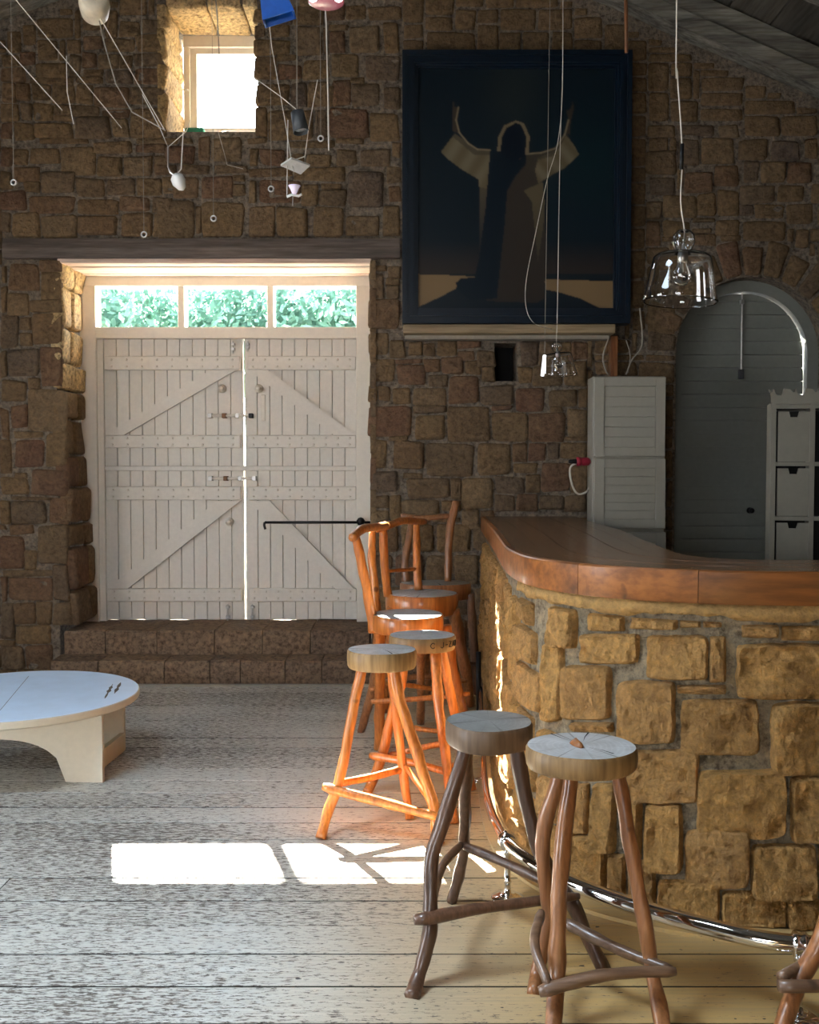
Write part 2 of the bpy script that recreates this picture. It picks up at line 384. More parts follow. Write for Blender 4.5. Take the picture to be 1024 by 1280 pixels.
# back wall slab with openings
p = lambda u, v: PY(u, v, 6.8)
DX0, DX1, DZ1 = p(78, 600).x - .04, p(461, 600).x + .02, p(0, 322).z
WX0, WX1, WZ0, WZ1 = p(207, 0).x - .03, p(319, 0).x + .01, p(0, 163).z, p(0, 8).z + .03
NX0, NX1, NZ0, NZ1 = p(620, 0).x, p(649, 0).x, p(0, 476).z, p(0, 428).z
AC = p(941, 440); ACX, ACZ, AR = AC.x, AC.z, .51
xs = sorted({XL - .4, DX0, DX1, WX0, WX1, NX0, NX1, ACX - AR, ACX + AR, XR + .4})
zs = sorted({-.1, .0, DZ1, WZ0, WZ1, NZ0, NZ1, ACZ + AR, ACZ, 5.5})
def hole(x, z):
    if DX0 < x < DX1 and 0 < z < DZ1: return 1
    if WX0 < x < WX1 and WZ0 < z < WZ1: return 1
    if NX0 < x < NX1 and NZ0 < z < NZ1: return 2
    if ACX - AR < x < ACX + AR and 0 < z < ACZ + AR: return 1
    return 0
wb = MB(); YO = 7.45
for i in range(len(xs) - 1):
    for j in range(len(zs) - 1):
        x0, x1, z0, z1 = xs[i], xs[i + 1], zs[j], zs[j + 1]; h = hole((x0 + x1) / 2, (z0 + z1) / 2)
        if h == 0: wb.box(x0, x1, YW, YO, z0, z1)
        if h == 2: wb.box(x0, x1, YW + .3, YO, z0, z1)
# spandrels of the arch
N = 16
for sgn in (-1, 1):
    for q in range(N):
        t0, t1 = PI / 2 * q / N, PI / 2 * (q + 1) / N
        P0 = (ACX + sgn * AR * math.cos(t0), ACZ + AR * math.sin(t0)); P1 = (ACX + sgn * AR * math.cos(t1), ACZ + AR * math.sin(t1))
        T0 = (P0[0], ACZ + AR); T1 = (P1[0], ACZ + AR)
        wb.prism([P0, P1, T1, T0], YW, YO, lambda a, b, d: (a, d, b))
wall = struct(wb.build('wall_back', M['mortar']))

# --- stones of the back wall: [u0,v0,u1,v1] measured on the photograph
def zc(lst, s, ox, oy): return [(a / s + ox, b / s + oy, c / s + ox, d / s + oy) for a, b, c, d in lst]
ST = []
ST += zc([(0,55,35,150),(45,40,215,200),(215,20,345,80),(225,85,345,250),(0,170,30,320),(35,200,150,330),(160,250,345,315),(0,330,95,520),(180,325,345,500),(35,530,218,690),(225,515,352,740),(0,540,25,690),(0,710,140,835),(150,765,365,1000),(0,870,45,1040),(55,850,150,975),(75,1000,240,1035),(0,1045,60,1250),(80,1050,240,1205),(260,1010,372,1200)], 4.57, 0, 320)
ST += zc([(170,30,380,180),(0,80,155,180),(60,188,300,212),(60,215,262,345),(0,200,50,345),(272,190,385,340),(50,350,190,405),(0,410,130,600),(140,490,200,600),(205,350,380,575),(300,582,385,785),(40,650,292,780),(0,605,290,645),(75,790,190,915),(200,790,290,915),(298,795,400,925),(85,925,290,1030),(0,800,68,1000),(0,1040,130,1180),(140,1040,290,1180),(0,640,32,790)], 4.57, 0, 580)
ST += zc([(22,40,90,150),(100,60,160,90),(100,95,160,150),(22,160,160,290),(22,310,110,405),(115,345,185,420),(195,350,265,410),(268,350,320,410),(325,345,415,410),(425,345,530,375),(425,385,495,430),(503,385,592,458),(270,420,345,485),(350,418,445,490),(450,435,525,495),(532,460,592,528),(22,420,138,528),(150,455,278,545),(140,425,262,448),(290,495,378,545),(385,500,522,625),(527,545,675,627),(22,545,60,615),(65,550,120,615),(128,558,212,627),(222,555,374,632),(22,640,212,770),(222,640,372,672),(228,680,370,788),(376,635,570,798),(578,630,668,658),(578,665,735,798),(683,555,812,660),(828,560,962,642),(968,560,1008,642),(743,668,908,798),(918,650,1008,775),(705,350,787,455),(698,460,755,532),(760,460,895,545),(790,350,862,452),(868,350,930,435),(935,350,1008,425),(900,435,1008,545),(30,790,105,918),(130,795,268,925),(275,805,492,952),(510,810,665,948),(670,805,732,888),(737,803,820,885),(825,803,882,880),(886,800,1008,880),(30,930,148,1028),(190,960,385,1052),(392,955,435,1055),(440,960,582,1098),(592,955,722,1030),(725,940,790,1030),(795,890,925,1025),(675,893,785,938),(930,885,1008,1025),(30,1040,115,1100),(120,1040,168,1150),(172,1058,342,1128),(347,1062,435,1110),(30,1105,115,1195),(590,1037,680,1110),(685,1037,782,1110),(787,1037,900,1110),(905,1037,1008,1110),(440,1103,520,1190),(525,1103,590,1160)], 3.593, 455, 330)
ST += zc([(0,270,95,330),(100,262,175,330),(0,345,120,415),(180,325,350,398),(350,280,410,398),(415,262,495,345),(500,270,610,345),(430,180,520,250),(530,190,690,262),(610,100,720,175),(725,90,835,160),(700,170,835,255),(540,352,680,425),(690,265,840,340),(690,348,840,428),(0,430,75,522),(80,425,150,512),(155,430,255,512),(262,420,380,525),(385,425,475,530),(480,440,655,545),(665,440,845,535),(0,530,92,622),(100,525,155,615),(162,525,262,612),(268,535,500,592),(520,555,660,600),(0,630,60,715),(65,630,170,715),(178,628,372,708),(380,600,562,706),(575,608,660,705),(668,560,850,702),(0,760,60,850),(150,755,300,838),(65,760,140,845),(310,755,490,900),(480,725,680,785),(700,735,860,785),(498,800,625,902),(638,800,785,900),(792,795,865,900),(62,855,200,930),(0,880,55,972),(212,880,378,988),(120,935,205,985),(388,915,535,1012),(543,915,690,1000),(700,915,830,1005),(835,910,900,1000),(0,980,130,1082),(145,1000,380,1098),(390,1022,600,1100),(610,1012,770,1090),(780,1012,880,1090),(60,1095,200,1222),(208,1108,385,1222),(392,1108,605,1215),(622,1095,782,1218),(790,1100,865,1222),(0,1095,42,1190)], 4.129, 0, 0)
ST += zc([(205,182,243,203),(246,170,262,200),(264,170,300,200),(192,206,222,216),(225,205,262,216),(266,205,309,215),(214,220,246,245),(250,220,290,245),(195,250,243,298),(250,252,305,297)], 1, 0, 0)
ST += zc([(28,120,85,185),(110,20,225,120),(28,45,105,112),(235,30,395,120),(405,20,500,95),(505,20,610,95),(620,25,790,95),(32,195,220,280),(240,130,380,278),(385,130,415,270),(420,160,505,265),(520,128,680,262),(700,105,782,268),(30,290,145,400),(150,325,278,400),(282,300,415,402),(428,275,575,395),(605,280,782,405),(38,425,212,538),(220,420,300,540),(308,410,410,545),(440,405,530,540),(536,420,675,538),(705,440,790,552),(412,552,622,712),(632,575,778,725),(40,545,95,700),(100,560,330,715),(340,560,405,710),(0,760,52,850),(58,765,190,850),(200,725,440,760),(296,790,432,856),(452,770,562,850),(575,765,732,848),(740,735,790,810),(0,865,230,910),(235,860,500,930),(512,880,702,1065),(710,855,790,940),(58,925,270,1048),(275,945,358,1052),(366,972,508,1056),(728,950,790,1042),(0,930,45,1050),(0,1060,145,1222),(150,1065,312,1222),(338,1065,495,1226),(500,1105,672,1212),(698,1055,785,1222)], 4.13, 310, 0)
ST += zc([(190,20,330,75),(345,15,520,70),(540,20,640,75),(460,82,622,212),(638,92,782,190),(798,98,935,190),(190,145,340,262),(350,90,450,215),(208,268,332,362),(372,248,512,345),(518,218,642,312),(658,195,738,300),(745,195,872,298),(880,195,1000,298),(190,395,265,482),(272,358,438,472),(440,352,532,462),(536,335,640,462),(645,308,822,402),(830,308,960,395),(645,410,715,465),(720,408,862,472),(870,402,1000,500),(270,485,405,560),(415,475,525,492),(410,545,525,602),(530,480,640,560),(190,490,262,600),(190,880,330,1040),(190,610,300,690),(190,700,290,860)], 3.879, 760, 150)
# courses hidden behind the chairs, along the foot of the wall
for (v0, v1, us) in [(655, 690, (463, 500, 545, 590, 632)), (694, 732, (463, 492, 530, 566, 600, 640)), (736, 770, (463, 510, 548, 590, 636)), (774, 812, (463, 498, 540, 585, 630)), (816, 852, (463, 515, 560, 605, 640))]:
    ST += [(a + 2, v0, b - 2, v1) for a, b in zip(us, us[1:])]
CW = .05
gx0, gx1, gz1 = XL, XR, 5.3
nx, nz = int((gx1 - gx0) / CW), int(gz1 / CW)
occ = np.zeros((nx, nz), bool)
def occupy(x0, z0, x1, z1, m=.006):
    i0, i1 = int((x0 - m - gx0) / CW), int(math.ceil((x1 + m - gx0) / CW)); j0, j1 = int((z0 - m) / CW), int(math.ceil((z1 + m) / CW))
    occ[max(i0, 0):max(i1, 0), max(j0, 0):max(j1, 0)] = True
rects = []
for k_, (a, b, c, d) in enumerate(ST):
    A, B = p(a, d), p(c, b)
    x0, z0, x1, z1 = A.x, A.z, B.x, B.z
    if z1 > roofz((x0 + x1) / 2) - .02: continue
    rects.append((x0, z0, x1, z1)); occupy(x0 + .012, z0 + .012, x1 - .012, z1 - .012, 0)
occupy(DX0, 0, DX1, DZ1 + .02); occupy(WX0, WZ0, WX1, WZ1); occupy(NX0, NZ0, NX1, NZ1)
L0, L1 = p(5, 323), p(500, 299); occupy(L0.x, L0.z, L1.x, L1.z)
K0, K1 = p(503, 420), p(775, 404); occupy(K0.x, K0.z, K1.x, K1.z)
Q0, Q1 = p(512, 395), p(780, 68); occupy(Q0.x, Q0.z, Q1.x, Q1.z)
for i in range(nx):
    for j in range(nz):
        x, z = gx0 + (i + .5) * CW, (j + .5) * CW
        if z > roofz(x) - .06: occ[i, j] = True
        if math.hypot(x - ACX, max(z - ACZ, 0)) < (AR + .25 if z > ACZ else AR + .03): occ[i, j] = True
fr = random.Random(11); fill = []
for j in range(nz):
    i = 0
    while i < nx:
        if occ[i, j]: i += 1; continue
        wmax = fr.choice((3, 4, 5, 6, 7)); hmax = fr.choice((2, 3, 3, 4))
        ww = 1
        while ww < wmax and i + ww < nx and not occ[i + ww, j]: ww += 1
        hh = 1
        while hh < hmax and j + hh < nz and not occ[i:i + ww, j + hh].any(): hh += 1
        occ[i:i + ww, j:j + hh] = True
        g = .007
        if ww > 1 or hh > 1: fill.append((gx0 + i * CW + g, j * CW + g, gx0 + (i + ww) * CW - g, (j + hh) * CW - g))
        i += ww
def wmap(a, b, d): return Vector((a, YW - d, b))
def visible(r): return abs((r[0] + r[2]) / 2) < 2.85 and (r[1] + r[3]) / 2 < 4.7
vouss = []
for q in range(13):
    t0, t1 = PI * q / 13 + .02, PI * (q + 1) / 13 - .02; ri, ro = AR + .012, AR + .20 + .05 * (q % 2)
    vouss.append([(ACX + ri * math.cos(t1), ACZ + ri * math.sin(t1)), (ACX + ri * math.cos(t0), ACZ + ri * math.sin(t0)), (ACX + ro * math.cos(t0), ACZ + ro * math.sin(t0)), (ACX + ro * math.cos(t1), ACZ + ro * math.sin(t1))])
fillv = sorted([r for r in fill if visible(r)], key=lambda r: -(r[2] - r[0]) * (r[3] - r[1]))
single = [rect_corners(*r, 100 + i, .010) for i, r in enumerate(rects)] + vouss
room = max(0, 272 - len(single))
single += [rect_corners(*r, 900 + i, .006) for i, r in enumerate(fillv[:room])]
rest = fillv[room:] + [r for r in fill if not visible(r)]
for i, c in enumerate(single):
    o = stone(c, wmap, random.Random(i).uniform(.012, .034), i, rough=.030).build('stone', M['stone'], wall, smooth=True)
mb = MB()
for i, r in enumerate(rest):
    s_ = stone(rect_corners(*r, 3000 + i, .006), wmap, .022, i, n=10, rough=.01); mb.add(s_.v, s_.f)
o = mb.build('rubble_fill', M['stone'], wall, smooth=True, fix=False); o['kind'] = 'stuff'

# jamb stones lining the door and window openings
jr = random.Random(5)
z = .34
while z < DZ1 - .02:
    h = min(jr.uniform(.16, .30), DZ1 - z)
    if DZ1 - z - h < .1: h = DZ1 - z
    off = .01 + .09 * max(0, (1.6 - z) / 1.6) + jr.uniform(0, .02)
    split = YW + jr.uniform(.18, .3)
    for a0, a1 in ((YW - .012, split), (split, YD - .04)):
        stone(rect_corners(a0 + .006, z + .006, a1 - .006, z + h - .006, int(z * 1000) + int(a0 * 10), .008), lambda a, b, d, o_=off: Vector((DX0 + o_ + d, a, b)), .035, int(z * 999), rough=.02, emb=.045).build('jamb_stone', M['jamb'] if z > 1.9 else M['stone'], wall, smooth=True)  # upper left jamb uses the stone brightened for daylight
    stone(rect_corners(YW - .03, z + .006, YD + .1, z + h - .006, int(z * 1000) + 5, .008), lambda a, b, d: Vector((DX1 - d, a, b)), .012, int(z * 777), rough=.01).build('jamb_stone', M['stone'], wall, smooth=True)
    z += h
z = WZ0
while z < WZ1 - .02:
    h = min(jr.uniform(.14, .26), WZ1 - z)
    if WZ1 - z - h < .08: h = WZ1 - z
    stone(rect_corners(YW - .03, z + .004, YD - .02, z + h - .004, int(z * 1000) + 9, .008), lambda a, b, d: Vector((WX0 + d, a, b)), .035, int(z * 555), rough=.03).build('jamb_stone', M['jamb'], wall, smooth=True)
    z += h
x = WX0 + .02
while x < WX1 - .05:
    h = min(jr.uniform(.16, .28), WX1 - x)
    stone(rect_corners(x + .004, YW - .03, x + h - .004, YD - .02, int(x * -1000) + 9, .008), lambda a, b, d: Vector((a, b, WZ1 - d)), .03, int(x * -555), rough=.03).build('soffit_stone', M['jamb'], wall, smooth=True)
    x += h
# lintel, soffit boards over the door
a, b = p(5, 323), p(500, 299)
mb = MB(); nseg = 40; vs = []
for i in range(nseg + 1):
    x = a.x + (b.x - a.x) * i / nseg; e = lambda s_: .006 * noise.noise(Vector((x * 2.5, s_, 0)))
    vs += [(x, YW + .05, a.z + e(1)), (x, YW - .055 + e(5), a.z + e(1)), (x, YW - .062 + e(5), (a.z + b.z) / 2 + e(2)), (x, YW - .05 + e(5), b.z + e(3)), (x, YW + .05, b.z + e(3))]
fs = [(i * 5 + j, i * 5 + (j + 1) % 5, (i + 1) * 5 + (j + 1) % 5, (i + 1) * 5 + j) for i in range(nseg) for j in range(5)] + [[0, 1, 2, 3, 4], [nseg * 5 + j for j in range(5)]]
struct(mb.add(vs, fs).build('trim_1', M['lintel']))
sof = sroot('trim_2', (0, 0, 0))
for i in range(4):
    y0 = YW - .02 + i * .12
    MB().box(DX0 + .02, DX1, y0, y0 + .114, DZ1 - .035 - .004 * (i % 2), DZ1 + .01, .006).build('soffit_board', M['soffit'], sof)
MB().box(-2.4, .5, 6.47, 6.51, 0, .012).build('batten', M['cordthin'], struct(sroot('trim_3')))

# other walls
def holed_wall(name, fixed, rng, holes, mat, axis):
    a0, a1 = rng; cs = sorted({a0, a1} | {h[0] for h in holes} | {h[1] for h in holes}); zz = sorted({-.1, 5.5} | {h[2] for h in holes} | {h[3] for h in holes})
    mb = MB(); d0, d1 = fixed
    for i in range(len(cs) - 1):
        for j in range(len(zz) - 1):
            ca, cz = (cs[i] + cs[i + 1]) / 2, (zz[j] + zz[j + 1]) / 2
            if any(h[0] < ca < h[1] and h[2] < cz < h[3] for h in holes): continue
            if axis == 'x': mb.box(d0, d1, cs[i], cs[i + 1], zz[j], zz[j + 1])
            else: mb.box(cs[i], cs[i + 1], d0, d1, zz[j], zz[j + 1])
    return struct(mb.build(name, mat))
holed_wall('wall_left', (XL - .4, XL), (YB - .4, YO), [(1.35, 2.85, 0, 2.25), (4.3, 5.2, 1.25, 2.15)], M['plaster'], 'x')
holed_wall('wall_right', (XR, XR + .4), (YB - .4, YO), [], M['plaster'], 'x')
holed_wall('wall_rear', (YB - .4, YB), (XL, XR), [(-2.5, -.7, 1.1, 2.3)], M['plaster'], 'y')
# frames of the side openings (beyond the picture, where the daylight comes in)
wf = sroot('window_2', (XL, 4.75, 1.25)); mb = MB()
for y0, y1, z0, z1 in ((4.3, 4.36, 1.25, 2.15), (5.14, 5.2, 1.25, 2.15), (4.3, 5.2, 1.25, 1.31), (4.3, 5.2, 2.09, 2.15), (4.73, 4.77, 1.25, 2.15)): mb.box(XL - .25, XL - .2, y0, y1, z0, z1)
mb.build('window_frame', M['frame'], wf)
wf = sroot('window_3', (-1.6, YB, 1.1)); mb = MB()
for x0, x1, z0, z1 in ((-2.5, -2.44, 1.1, 2.3), (-.76, -.7, 1.1, 2.3), (-2.5, -.7, 1.1, 1.16), (-2.5, -.7, 2.24, 2.3), (-1.62, -1.58, 1.1, 2.3)): mb.box(x0, x1, YB - .15, YB - .1, z0, z1)
mb.build('window_frame', M['frame'], wf)

# roof: boards laid along the room on rafters
ceil = sroot('ceiling', (APX, 2, APZ)); rr_ = random.Random(21)
for side in (-1, 1):
    k_ = .353 if side < 0 else .43; X = 0; lim = (APX - XL + .35) if side < 0 else (XR + .35 - APX)
    while X < lim:
        wd = rr_.uniform(.20, .27); X1 = min(X + wd, lim); dz = rr_.uniform(0, .022) + .26
        f = lambda xx, zz: (APX + side * xx, APZ - k_ * xx + dz + zz)
        (ax_, az_), (bx_, bz_) = f(X + .004, 0), f(X1 - .004, 0)
        mb = MB().add([(ax_, YB - .4, az_), (bx_, YB - .4, bz_), (bx_, YB - .4, bz_ + .03), (ax_, YB - .4, az_ + .03), (ax_, YO, az_), (bx_, YO, bz_), (bx_, YO, bz_ + .03), (ax_, YO, az_ + .03)],
                 [(0, 1, 2, 3), (7, 6, 5, 4), (0, 4, 5, 1), (2, 6, 7, 3), (1, 5, 6, 2), (0, 3, 7, 4)])
        if side < 0 and bx_ < -1.8 and ax_ > -3.0:   # boards stop either side of the added roof light
            for g0, g1 in ((YB - .4, 1.15), (2.65, YO)):
                m2 = MB(); m2.v = [Vector((q.x, g0 if i < 4 else g1, q.z)) for i, q in enumerate(mb.v)]; m2.f = mb.f; m2.mi = mb.mi; m2.build('plank', M['roof'], ceil)
        else: mb.build('plank', M['roof'], ceil)
        X = X1
    # tin over the boards so that no daylight leaks between them
    def sheet(xa, xb, ya, yb):
        za, zb = APZ + .34 - k_ * xa, APZ + .34 - k_ * xb; A_, B_ = APX + side * xa, APX + side * xb
        MB().add([(A_, ya, za), (B_, ya, zb), (B_, yb, zb), (A_, yb, za), (A_, ya, za + .02), (B_, ya, zb + .02), (B_, yb, zb + .02), (A_, yb, za + .02)],
            [(0, 1, 2, 3), (4, 5, 6, 7), (0, 1, 5, 4), (1, 2, 6, 5), (2, 3, 7, 6), (3, 0, 4, 7)]).build('roof_sheet', M['darkgrey'], ceil)
    if side > 0: sheet(0, lim, YB - .4, YO)
    else:
        h0, h1 = APX + 1.85, APX + 2.95
        sheet(0, h0, YB - .4, YO); sheet(h1, lim, YB - .4, YO); sheet(h0, h1, YB - .4, 1.2); sheet(h0, h1, 2.6, YO)
    for yc, yt in ((6.62, .16), (5.72, .10), (4.7, .10), (3.6, .10), (2.72, .1), (.95, .1), (0, .1), (-1.3, .1)):
        n_ = 26; vs = []
        L_ = min(lim, (APX - XL) if side < 0 else (XR - APX))
        for i in range(n_ + 1):
            xx = L_ * i / n_; x_ = APX + side * xx; zb = APZ - k_ * xx; e = lambda s_: .010 * noise.noise(Vector((xx * 3, s_ + yc, side)))
            vs += [(x_, yc + yt, zb + e(1)), (x_, yc, zb + e(1)), (x_, yc - .012, zb + .10 + e(2)), (x_, yc + .012, zb + .115), (x_, yc + .004, zb + .25), (x_, yc + yt, zb + .25)]
        m_ = 6; fs = [(i * m_ + j, i * m_ + (j + 1) % m_, (i + 1) * m_ + (j + 1) % m_, (i + 1) * m_ + j) for i in range(n_) for j in range(m_)] + [list(range(m_)), [n_ * m_ + j for j in range(m_)]]
        MB().add(vs, fs).build('rafter', M['rafter'], ceil)

# stone steps up to the door
def step(z1, zt, yf, yb, us, label, zb):
    A = PY(us[0], 820, yf); t = thing('stone_step', ((PY(us[0], 800, yf).x + PY(us[-1], 800, yf).x) / 2, (yf + yb) / 2, zb), label, 'step', 'stone steps up to the double door')
    for i, (a, b) in enumerate(zip(us, us[1:])):
        x0, x1 = PY(a, 800, yf).x, PY(b, 800, yf).x; mb = MB(); nx_, ny_ = 6, 4; vs = []
        def nz_(x, y): return .010 * noise.noise(Vector((x * 5, y * 6, z1 * 9)))
        rows = [(yf + .008, zb - .0), (yf - .004, zb + (z1 - zb) * .5), (yf + .002, z1 - .014), (yf + .016, z1)] + [(yf + .016 + (yb - yf - .016) * q / ny_, z1) for q in range(1, ny_ + 1)]
        for q, (yy, zz) in enumerate(rows):
            for s_ in range(nx_ + 1):
                x = x0 + .003 + (x1 - x0 - .006) * s_ / nx_
                vs.append((x, yy + (.012 * noise.noise(Vector((x * 7, zz * 9, 3))) if q < 4 else 0), zz + (nz_(x, yy) if q > 1 else 0)))
        W_ = nx_ + 1; fs = [(q * W_ + s_, q * W_ + s_ + 1, (q + 1) * W_ + s_ + 1, (q + 1) * W_ + s_) for q in range(len(rows) - 1) for s_ in range(nx_)]
        # sides and base
        b0 = len(vs); vs += [(x0 + .003, yb, zb), (x1 - .003, yb, zb)]
        fs += [[q * W_ for q in range(len(rows))] + [b0], [q * W_ + nx_ for q in range(len(rows))] + [b0 + 1], [b0, 0] + list(range(1, W_)) + [b0 + 1], [b0 + 1, b0] + [(len(rows) - 1) * W_ + s_ for s_ in range(W_)]]
        mb.add(vs, fs).build('stone', M['step'], t)
    return t
step(.157, 0, 6.53, 6.782, (62, 122, 205, 262, 300, 356, 402, 466, 545), 'lower stone step on the floor before the cream double door', 0)
step(.314, 0, 6.80, YD + .08, (80, 132, 196, 268, 328, 388, 462), 'upper stone step directly under the cream double door', .0)

# ------------------------------------------------------------------ double door with transom
def dq(u, v, vm=600): return PY(u, vm, YD).x, PY(u, v, YD).z   # x measured at mid height so that posts stand plumb
door = sroot('door_1', (dq(284, 776)[0], YD, .32))
def dbox(name, u0, v0, u1, v1, y0, y1, mat, par, bev=.003, vm=600):
    (x0, z1), (x1, z0) = dq(u0, v0, vm), dq(u1, v1, vm)
    return MB().box(x0, x1, y0, y1, z0, z1, bev).build(name, mat, par)
frm = dbox('frame_post', 105, 341, 124.5, 777, YD - .05, YD + .08, M['frame'], door)
dbox('frame_step', 123, 418, 132, 777, YD - .02, YD + .08, M['frame'], door)
dbox('frame_post', 446, 341, 470, 777, YD - .05, YD + .08, M['frame'], door)
dbox('frame_rail', 106, 339, 468, 359, YD - .053, YD + .08, M['frame'], door)
dbox('frame_rail', 107, 410, 466, 424, YD - .047, YD + .08, M['frame'], door)
for u in ((224, 232), (335, 343)): dbox('mullion', u[0], 358, u[1], 411, YD - .045, YD + .08, M['frame'], door, vm=384)
for u in ((119, 225), (231, 336), (342, 450)): dbox('pane', u[0], 357, u[1], 411, YD + .02, YD + .024, M['pane'], door, 0, 384)
z0d = .317
def leaf(ua, ub, nb, flip):
    lf = bpy.data.objects.new('door_leaf', None)
    C.objects.link(lf); lf.parent = door; org = Vector((dq((ua + ub) / 2, 600)[0], YD, z0d)); lf.location = org - ORG[door.name]; ORG[lf.name] = org
    for (v0, v1) in ((424, 586.5), (588, 777)):
        for i in range(nb):
            a = ua + (ub - ua) * i / nb; b = ua + (ub - ua) * (i + 1) / nb
            (x0, z1), (x1, z0) = dq(a, v0), dq(b, v1); 
            if v1 == 777: z0 = z0d + random.uniform(0, .006)
            MB().box(x0 + .0018, x1 - .0018, YD, YD + .028, z0, z1, .002).build('board', M['cream'], lf)
        (x0, z1), (x1, z0) = dq(ua, 422), dq(ub, 777); MB().box(x0 + .0015, x1 - .0015, YD + .0283, YD + .046, z0d - .002, z1).build('leak_backing', M['cream'], lf)  # unseen backing panel added to stop daylight leaking between boards
    la, lb = (133.5, 302) if not flip else (310.5, 445.5)
    for v0, v1 in ((446, 463), (544, 560), (608, 625), (735, 751)):
        (x0, z1), (x1, z0) = dq(la, v0), dq(lb, v1)
        MB().box(x0, x1, YD - .036, YD - .004, z0, z1, .005).build('ledge_board', M['cream'], lf)
        st = MB(); nn = 9
        for q in range(nn):
            for r in (.25, .75):
                xx = x0 + (x1 - x0) * (q + .5) / nn; zz = z0 + (z1 - z0) * r
                st.lathe([(.0075, 0), (.006, .003), (.002, .004)], (xx, YD - .036, zz), 8, (0, -1, 0))
        o = st.build('nail_head', M['frame'], lf, smooth=True); o['kind'] = 'stuff'
    for poly in ([(133, 544), (157, 544), (297, 463), (265, 463)], [(134, 735), (160, 735), (301, 626), (272, 626)]) if not flip else ([(312, 463), (337, 463), (445, 544), (418, 544)], [(312, 626), (338, 626), (443, 736), (420, 736)]):
        pl = [dq(*q) for q in poly]
        MB().prism(pl, YD - .033, YD - .004, lambda a, b, d: (a, d, b)).build('brace', M['cream'], lf)
    return lf
l1 = leaf(131.4, 305.2, 11, False); l2 = leaf(306.6, 447, 9, True)
(x0, z1), (x1, z0) = dq(132, 582.5), dq(445, 588.5)
MB().box(x0, x1, YD - .02, YD - .0005, z0, z1, .005).build('weather_strip', M['cream'], door)
def bolt(u0, u1, v, dark):
    (x0, zc_), (x1, _) = dq(u0, v), dq(u1, v)
    r = MB().tube([(x0, YD - .043, zc_), (x1, YD - .043, zc_)], .0105, 10).build('slide_bolt', M['cream'], door, smooth=False)
    for t in (.0, .32, .62, .92):
        xx = x0 + (x1 - x0) * t
        MB().box(xx, xx + .03, YD - .057, YD - .0005, zc_ - .017, zc_ + .017, .003).build('keeper', M['rust'] if t in (.32,) else (M['black'] if t > .9 and dark else M['steel']), r)
bolt(262, 317, 520, True); bolt(262, 321, 598, False)
for u, v0, v1 in ((293, 427, 442), (311, 427, 440), (284, 755, 776), (315, 755, 776)):
    (x0, za), (_, zb) = dq(u, v1), dq(u, v0)
    r = MB().tube([(x0, YD - .02, za), (x0, YD - .02, zb)], .006, 8).build('slide_bolt', M['steel'], door)
    MB().box(x0 - .014, x0 + .014, YD - .03, YD - .0005, za + .02, za + .04, .002).build('keeper', M['steel'], r)
    MB().box(x0 - .014, x0 + .014, YD - .03, YD - .0005, zb - .03, zb - .012, .002).build('keeper', M['steel'], r)
(x, z_) = dq(330, 510); MB().box(x - .016, x + .016, YD - .008, YD - .0005, z_ - .095, z_ + .095, .004).build('key_plate', M['frame'], door)
for u, v in ((279, 486), (325, 486), (287, 652)):
    x, z_ = dq(u, v); MB().lathe([(.03, 0), (.032, .012), (.018, .02), (.012, .032), (.018, .045), (.005, .052)], (x, YD - .0005, z_), 14, (0, -1, 0)).build('door_knob', M['frame'], door, smooth=True)
# iron stay bar across the right leaf
t = thing('stay_bar', PY(395, 653, YD - .13), 'black iron stay bar across the right leaf of the cream double door', 'bar')
a, b = PY(331, 653, YD - .13), PY(463, 653, YD - .13)
MB().tube([a, b], .0095, 10).build('rod', M['black'], t, smooth=True)
c = PY(451, 652, YD - .13); MB().lathe([(.008, -.03), (.026, -.018), (.032, 0), (.026, .018), (.008, .03)], c, 14, (1, 0, 0)).build('ball', M['black'], t, smooth=True)
MB().tube(spline([a, a + Vector((-.004, 0, -.02)), a + Vector((.004, 0, -.05))], 4), .009, 8).build('hook', M['black'], t, smooth=True)
MB().tube([c + Vector((0, .01, 0)), c + Vector((0, .1, 0))], .008, 8).build('bracket', M['black'], t, smooth=True)

# small window high over the door
win = sroot('window_1', (PY(275, 163, YD).x, YD, WZ0))
def wbox(name, u0, v0, u1, v1, y0, y1, mat, par=win, bev=.003): return dbox(name, u0, v0, u1, v1, y0, y1, mat, par, bev, 110)
wbox('window_frame', 231, 48, 330, 62, YD - .043, YD + .06, M['frame']); wbox('window_frame', 231, 53, 239, 172, YD - .04, YD + .06, M['frame'])
wbox('window_frame', 231, 166, 340, 174, YD - .043, YD + .06, M['frame']); wbox('window_frame', 326, 53, 336, 172, YD - .04, YD + .06, M['frame'])
wbox('sash', 239, 61, 247, 168, YD - .02, YD + .04, M['frame']); wbox('sash', 239, 61, 328, 69, YD - .022, YD + .04, M['frame'])
wbox('sash', 239, 161, 328, 168, YD - .022, YD + .04, M['frame'])
wbox('pane', 246, 68, 328, 164, YD + .012, YD + .016, M['pane'], bev=0)
x, z_ = dq(241, 118); h = MB().box(x - .012, x + .012, YD - .026, YD - .02, z_ - .08, z_ + .08, .003).build('handle_plate', M['steel'], win)
MB().tube([(x, YD - .03, z_ + .012), (x, YD - .06, z_ + .012), (x - .09, YD - .062, z_ + .012)], .007, 8).build('lever', M['steel'], h)
x0, x1 = PY(233, 163, 7.0).x, PY(256, 163, 7.0).x
tag(MB().box(x0, x1, 6.96, 7.04, WZ0 + .001, WZ0 + .075, .006).build('tin_box', M['green'], origin=((x0 + x1) / 2, 7, WZ0)), 'green tin box on the left end of the high window sill', 'box')
x0, x1 = PY(272, 163, 7.0).x, PY(293, 163, 7.0).x
mb = MB(); vs = spline([(x0, 6.98, WZ0 + .02), ((x0 + x1) / 2, 7.0, WZ0 + .045), (x1, 6.97, WZ0 + .02)], 5)
